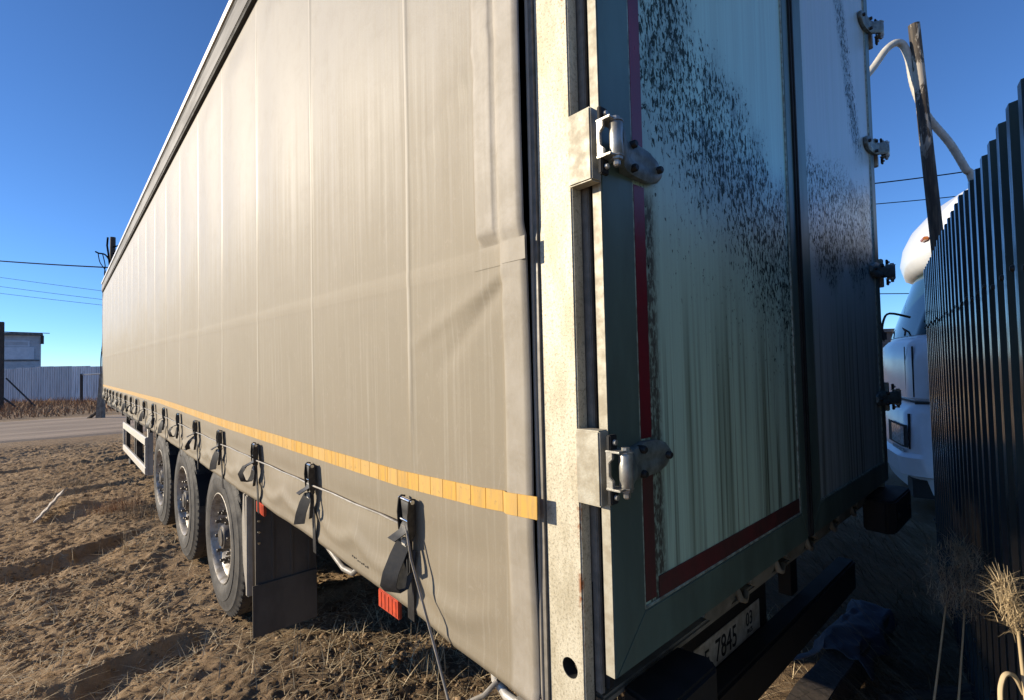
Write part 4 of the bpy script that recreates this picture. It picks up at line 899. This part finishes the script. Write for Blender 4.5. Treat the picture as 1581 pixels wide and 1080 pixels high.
tag(MB().tube([b0, b1], .045, 6).build('brace_rail', M['post_dark'], None, 60), 'lower slanting dark rail at the foot of the timber post', 'rail')
b = rel(24, 48); tag(MB().tube([(b.x, b.y, -.2), (b.x, b.y, .42)], .04, 6).build('short_stake', M['post_dark'], None, 60), 'short dark stake under the end of the slanting rail', 'stake')
GT = empty('gate_frame', rel(29, 126)); tag(GT, 'thin dark gate frame in front of the grey yard fence', 'gate')
MB().box(-.07, .07, -.05, .05, -.2, 1.78).build('gate_post', M['post_dark'], GT); q = rel(29, 166)-rel(29, 126); MB().tube([(0, 0, 1.72), (q.x, q.y, 1.74)], .035, 6).build('gate_rail', M['alu'], GT)
# leaning stub post near the trailer nose
sa, sb_ = rel(19, 151), rel(19, 157)
m = MB(); dv = (rel(19, 160)-rel(19, 150)).normalized(); pv = Vector((-dv.y, dv.x, 0))
def q4(c, w, d, z): c = Vector((c.x, c.y, z)); return [c-dv*w-pv*d, c+dv*w-pv*d, c+dv*w+pv*d, c-dv*w+pv*d]
m.hexa(q4(rel(19, 155), .13, .10, -.1), q4(rel(19, 158.5), .075, .07, 1.72)); tag(m.build('stub_post', M['concrete'], None, None, .02), 'stubby leaning grey post by the front end of the trailer', 'post')
tag(plank('fallen_slat', rel(19, 137, .02), rel(19, 156, .36), .16, .05, M['wood']), 'dark slat fallen at the foot of the stubby post', 'slat')
tag(MB().tube(smooth_path([rel(19, 156, 1.6), rel(19, 156, 2.3), rel(19, 158.5, 2.9), rel(19, 158.5, 3.9)], 5), .02, 6).build('drop_cable', M['wire'], None, 60), 'black cable rising from the stubby post beside the trailer', 'cable')
UP = empty('utility_pole', rel(30, 171)); tag(UP, 'wooden utility pole with tangled wires rising behind the trailer roof', 'utility pole')
pt = rel(30, 174)-rel(30, 171); MB().tube([(0, 0, -.2), (pt.x, pt.y, 9.95)], [.20, .14], 10).build('trunk', M['post_dark'], UP, 60)
def upv(px, z): q = rel(29.8, px)-rel(30, 171); return (q.x, q.y, z)
MB().tube([upv(166, 9.9), upv(165, 9.4), upv(167, 8.9), upv(169, 8.2)], .05, 6).build('conduit', M['wire'], UP, 60)
MB().tube(smooth_path([upv(147, 9.05), upv(152, 8.95), upv(162, 8.85), upv(169, 8.45), upv(171, 8.0)], 5), .045, 6).build('cable_bow', M['wire'], UP, 60)
MB().tube(smooth_path([upv(151, 8.95), upv(154, 8.4), upv(162, 7.9), upv(163, 7.3), upv(165, 6.9)], 5), .025, 6).build('cable_bow', M['wire'], UP, 60)
MB().tube(smooth_path([upv(158, 8.9), upv(162, 8.2), upv(161, 7.6), upv(166, 7.0)], 5), .025, 6).build('cable_bow', M['wire'], UP, 60)
for z in (9.3, 8.9): MB().tube([upv(174, z), upv(185, z+.1)], .04, 6).build('insulator_arm', M['wire'], UP)
def wire(name, a, b, sag, r, label, n=24):
    a, b = Vector(a), Vector(b); m = MB(); m.tube([a.lerp(b, t)-Vector((0, 0, 4*sag*t*(1-t))) for t in np.linspace(0, 1, n)], r, 5)
    return tag(m.build(name, M['wire'], None, 60), label, 'wire')
def dep(D, px, py): return CAM+fw*D+rt*((px-790.5)/769.09*D)-up*((py-540)/769.09*D)
wire('overhead_wire', dep(36, -200, 384), dep(30, 170, 413.5), .15, .040, 'thick dark overhead cable running left from the utility pole')
wire('overhead_wire', dep(44, -200, 399), dep(40, 210, 456), .1, .016, 'topmost of three thin wires below the thick overhead cable')
wire('overhead_wire', dep(44, -200, 414), dep(40, 210, 469), .1, .016, 'middle of three thin wires below the thick overhead cable')
wire('overhead_wire', dep(44, -200, 427), dep(40, 210, 477), .1, .016, 'lowest of three thin wires below the thick overhead cable')
# right-hand wires
wire('overhead_wire', dep(16, 1250, 294), dep(16, 1700, 230), .12, .020, 'upper overhead wire crossing behind the leaning pole')
wire('overhead_wire', dep(16, 1250, 323), dep(16, 1700, 275), .10, .015, 'second overhead wire crossing behind the leaning pole')
wire('overhead_wire', dep(16, 1250, 454), dep(16, 1600, 450), .03, .015, 'low wire behind the truck windscreen')
# distant building in the gap
FB = empty('far_building', dep(48, 1300, 560)); FB.location.z = 0; q = (rel(48, 1500)-rel(48, 1300)).normalized(); FB.rotation_euler = (0, 0, math.atan2(q.y, q.x)); tag(FB, 'low brown building far off in the gap between trailer and truck', 'building')
MB().box(0, 12, 0, 6, -.2, 4.0).build('wall', M['far_wall'], FB); MB().box(-.3, 12.3, -.3, 6.3, 4.0, 4.3).build('roof', M['roofing'], FB); MB().box(0, 12, -.05, -.002, .2, .5).build('stripe', M['yellow'], FB)
for k in range(6): MB().box(.6+k*2, 1.6+k*2, -.04, -.002, 1.6, 2.9).build('window', M['glass'], FB)
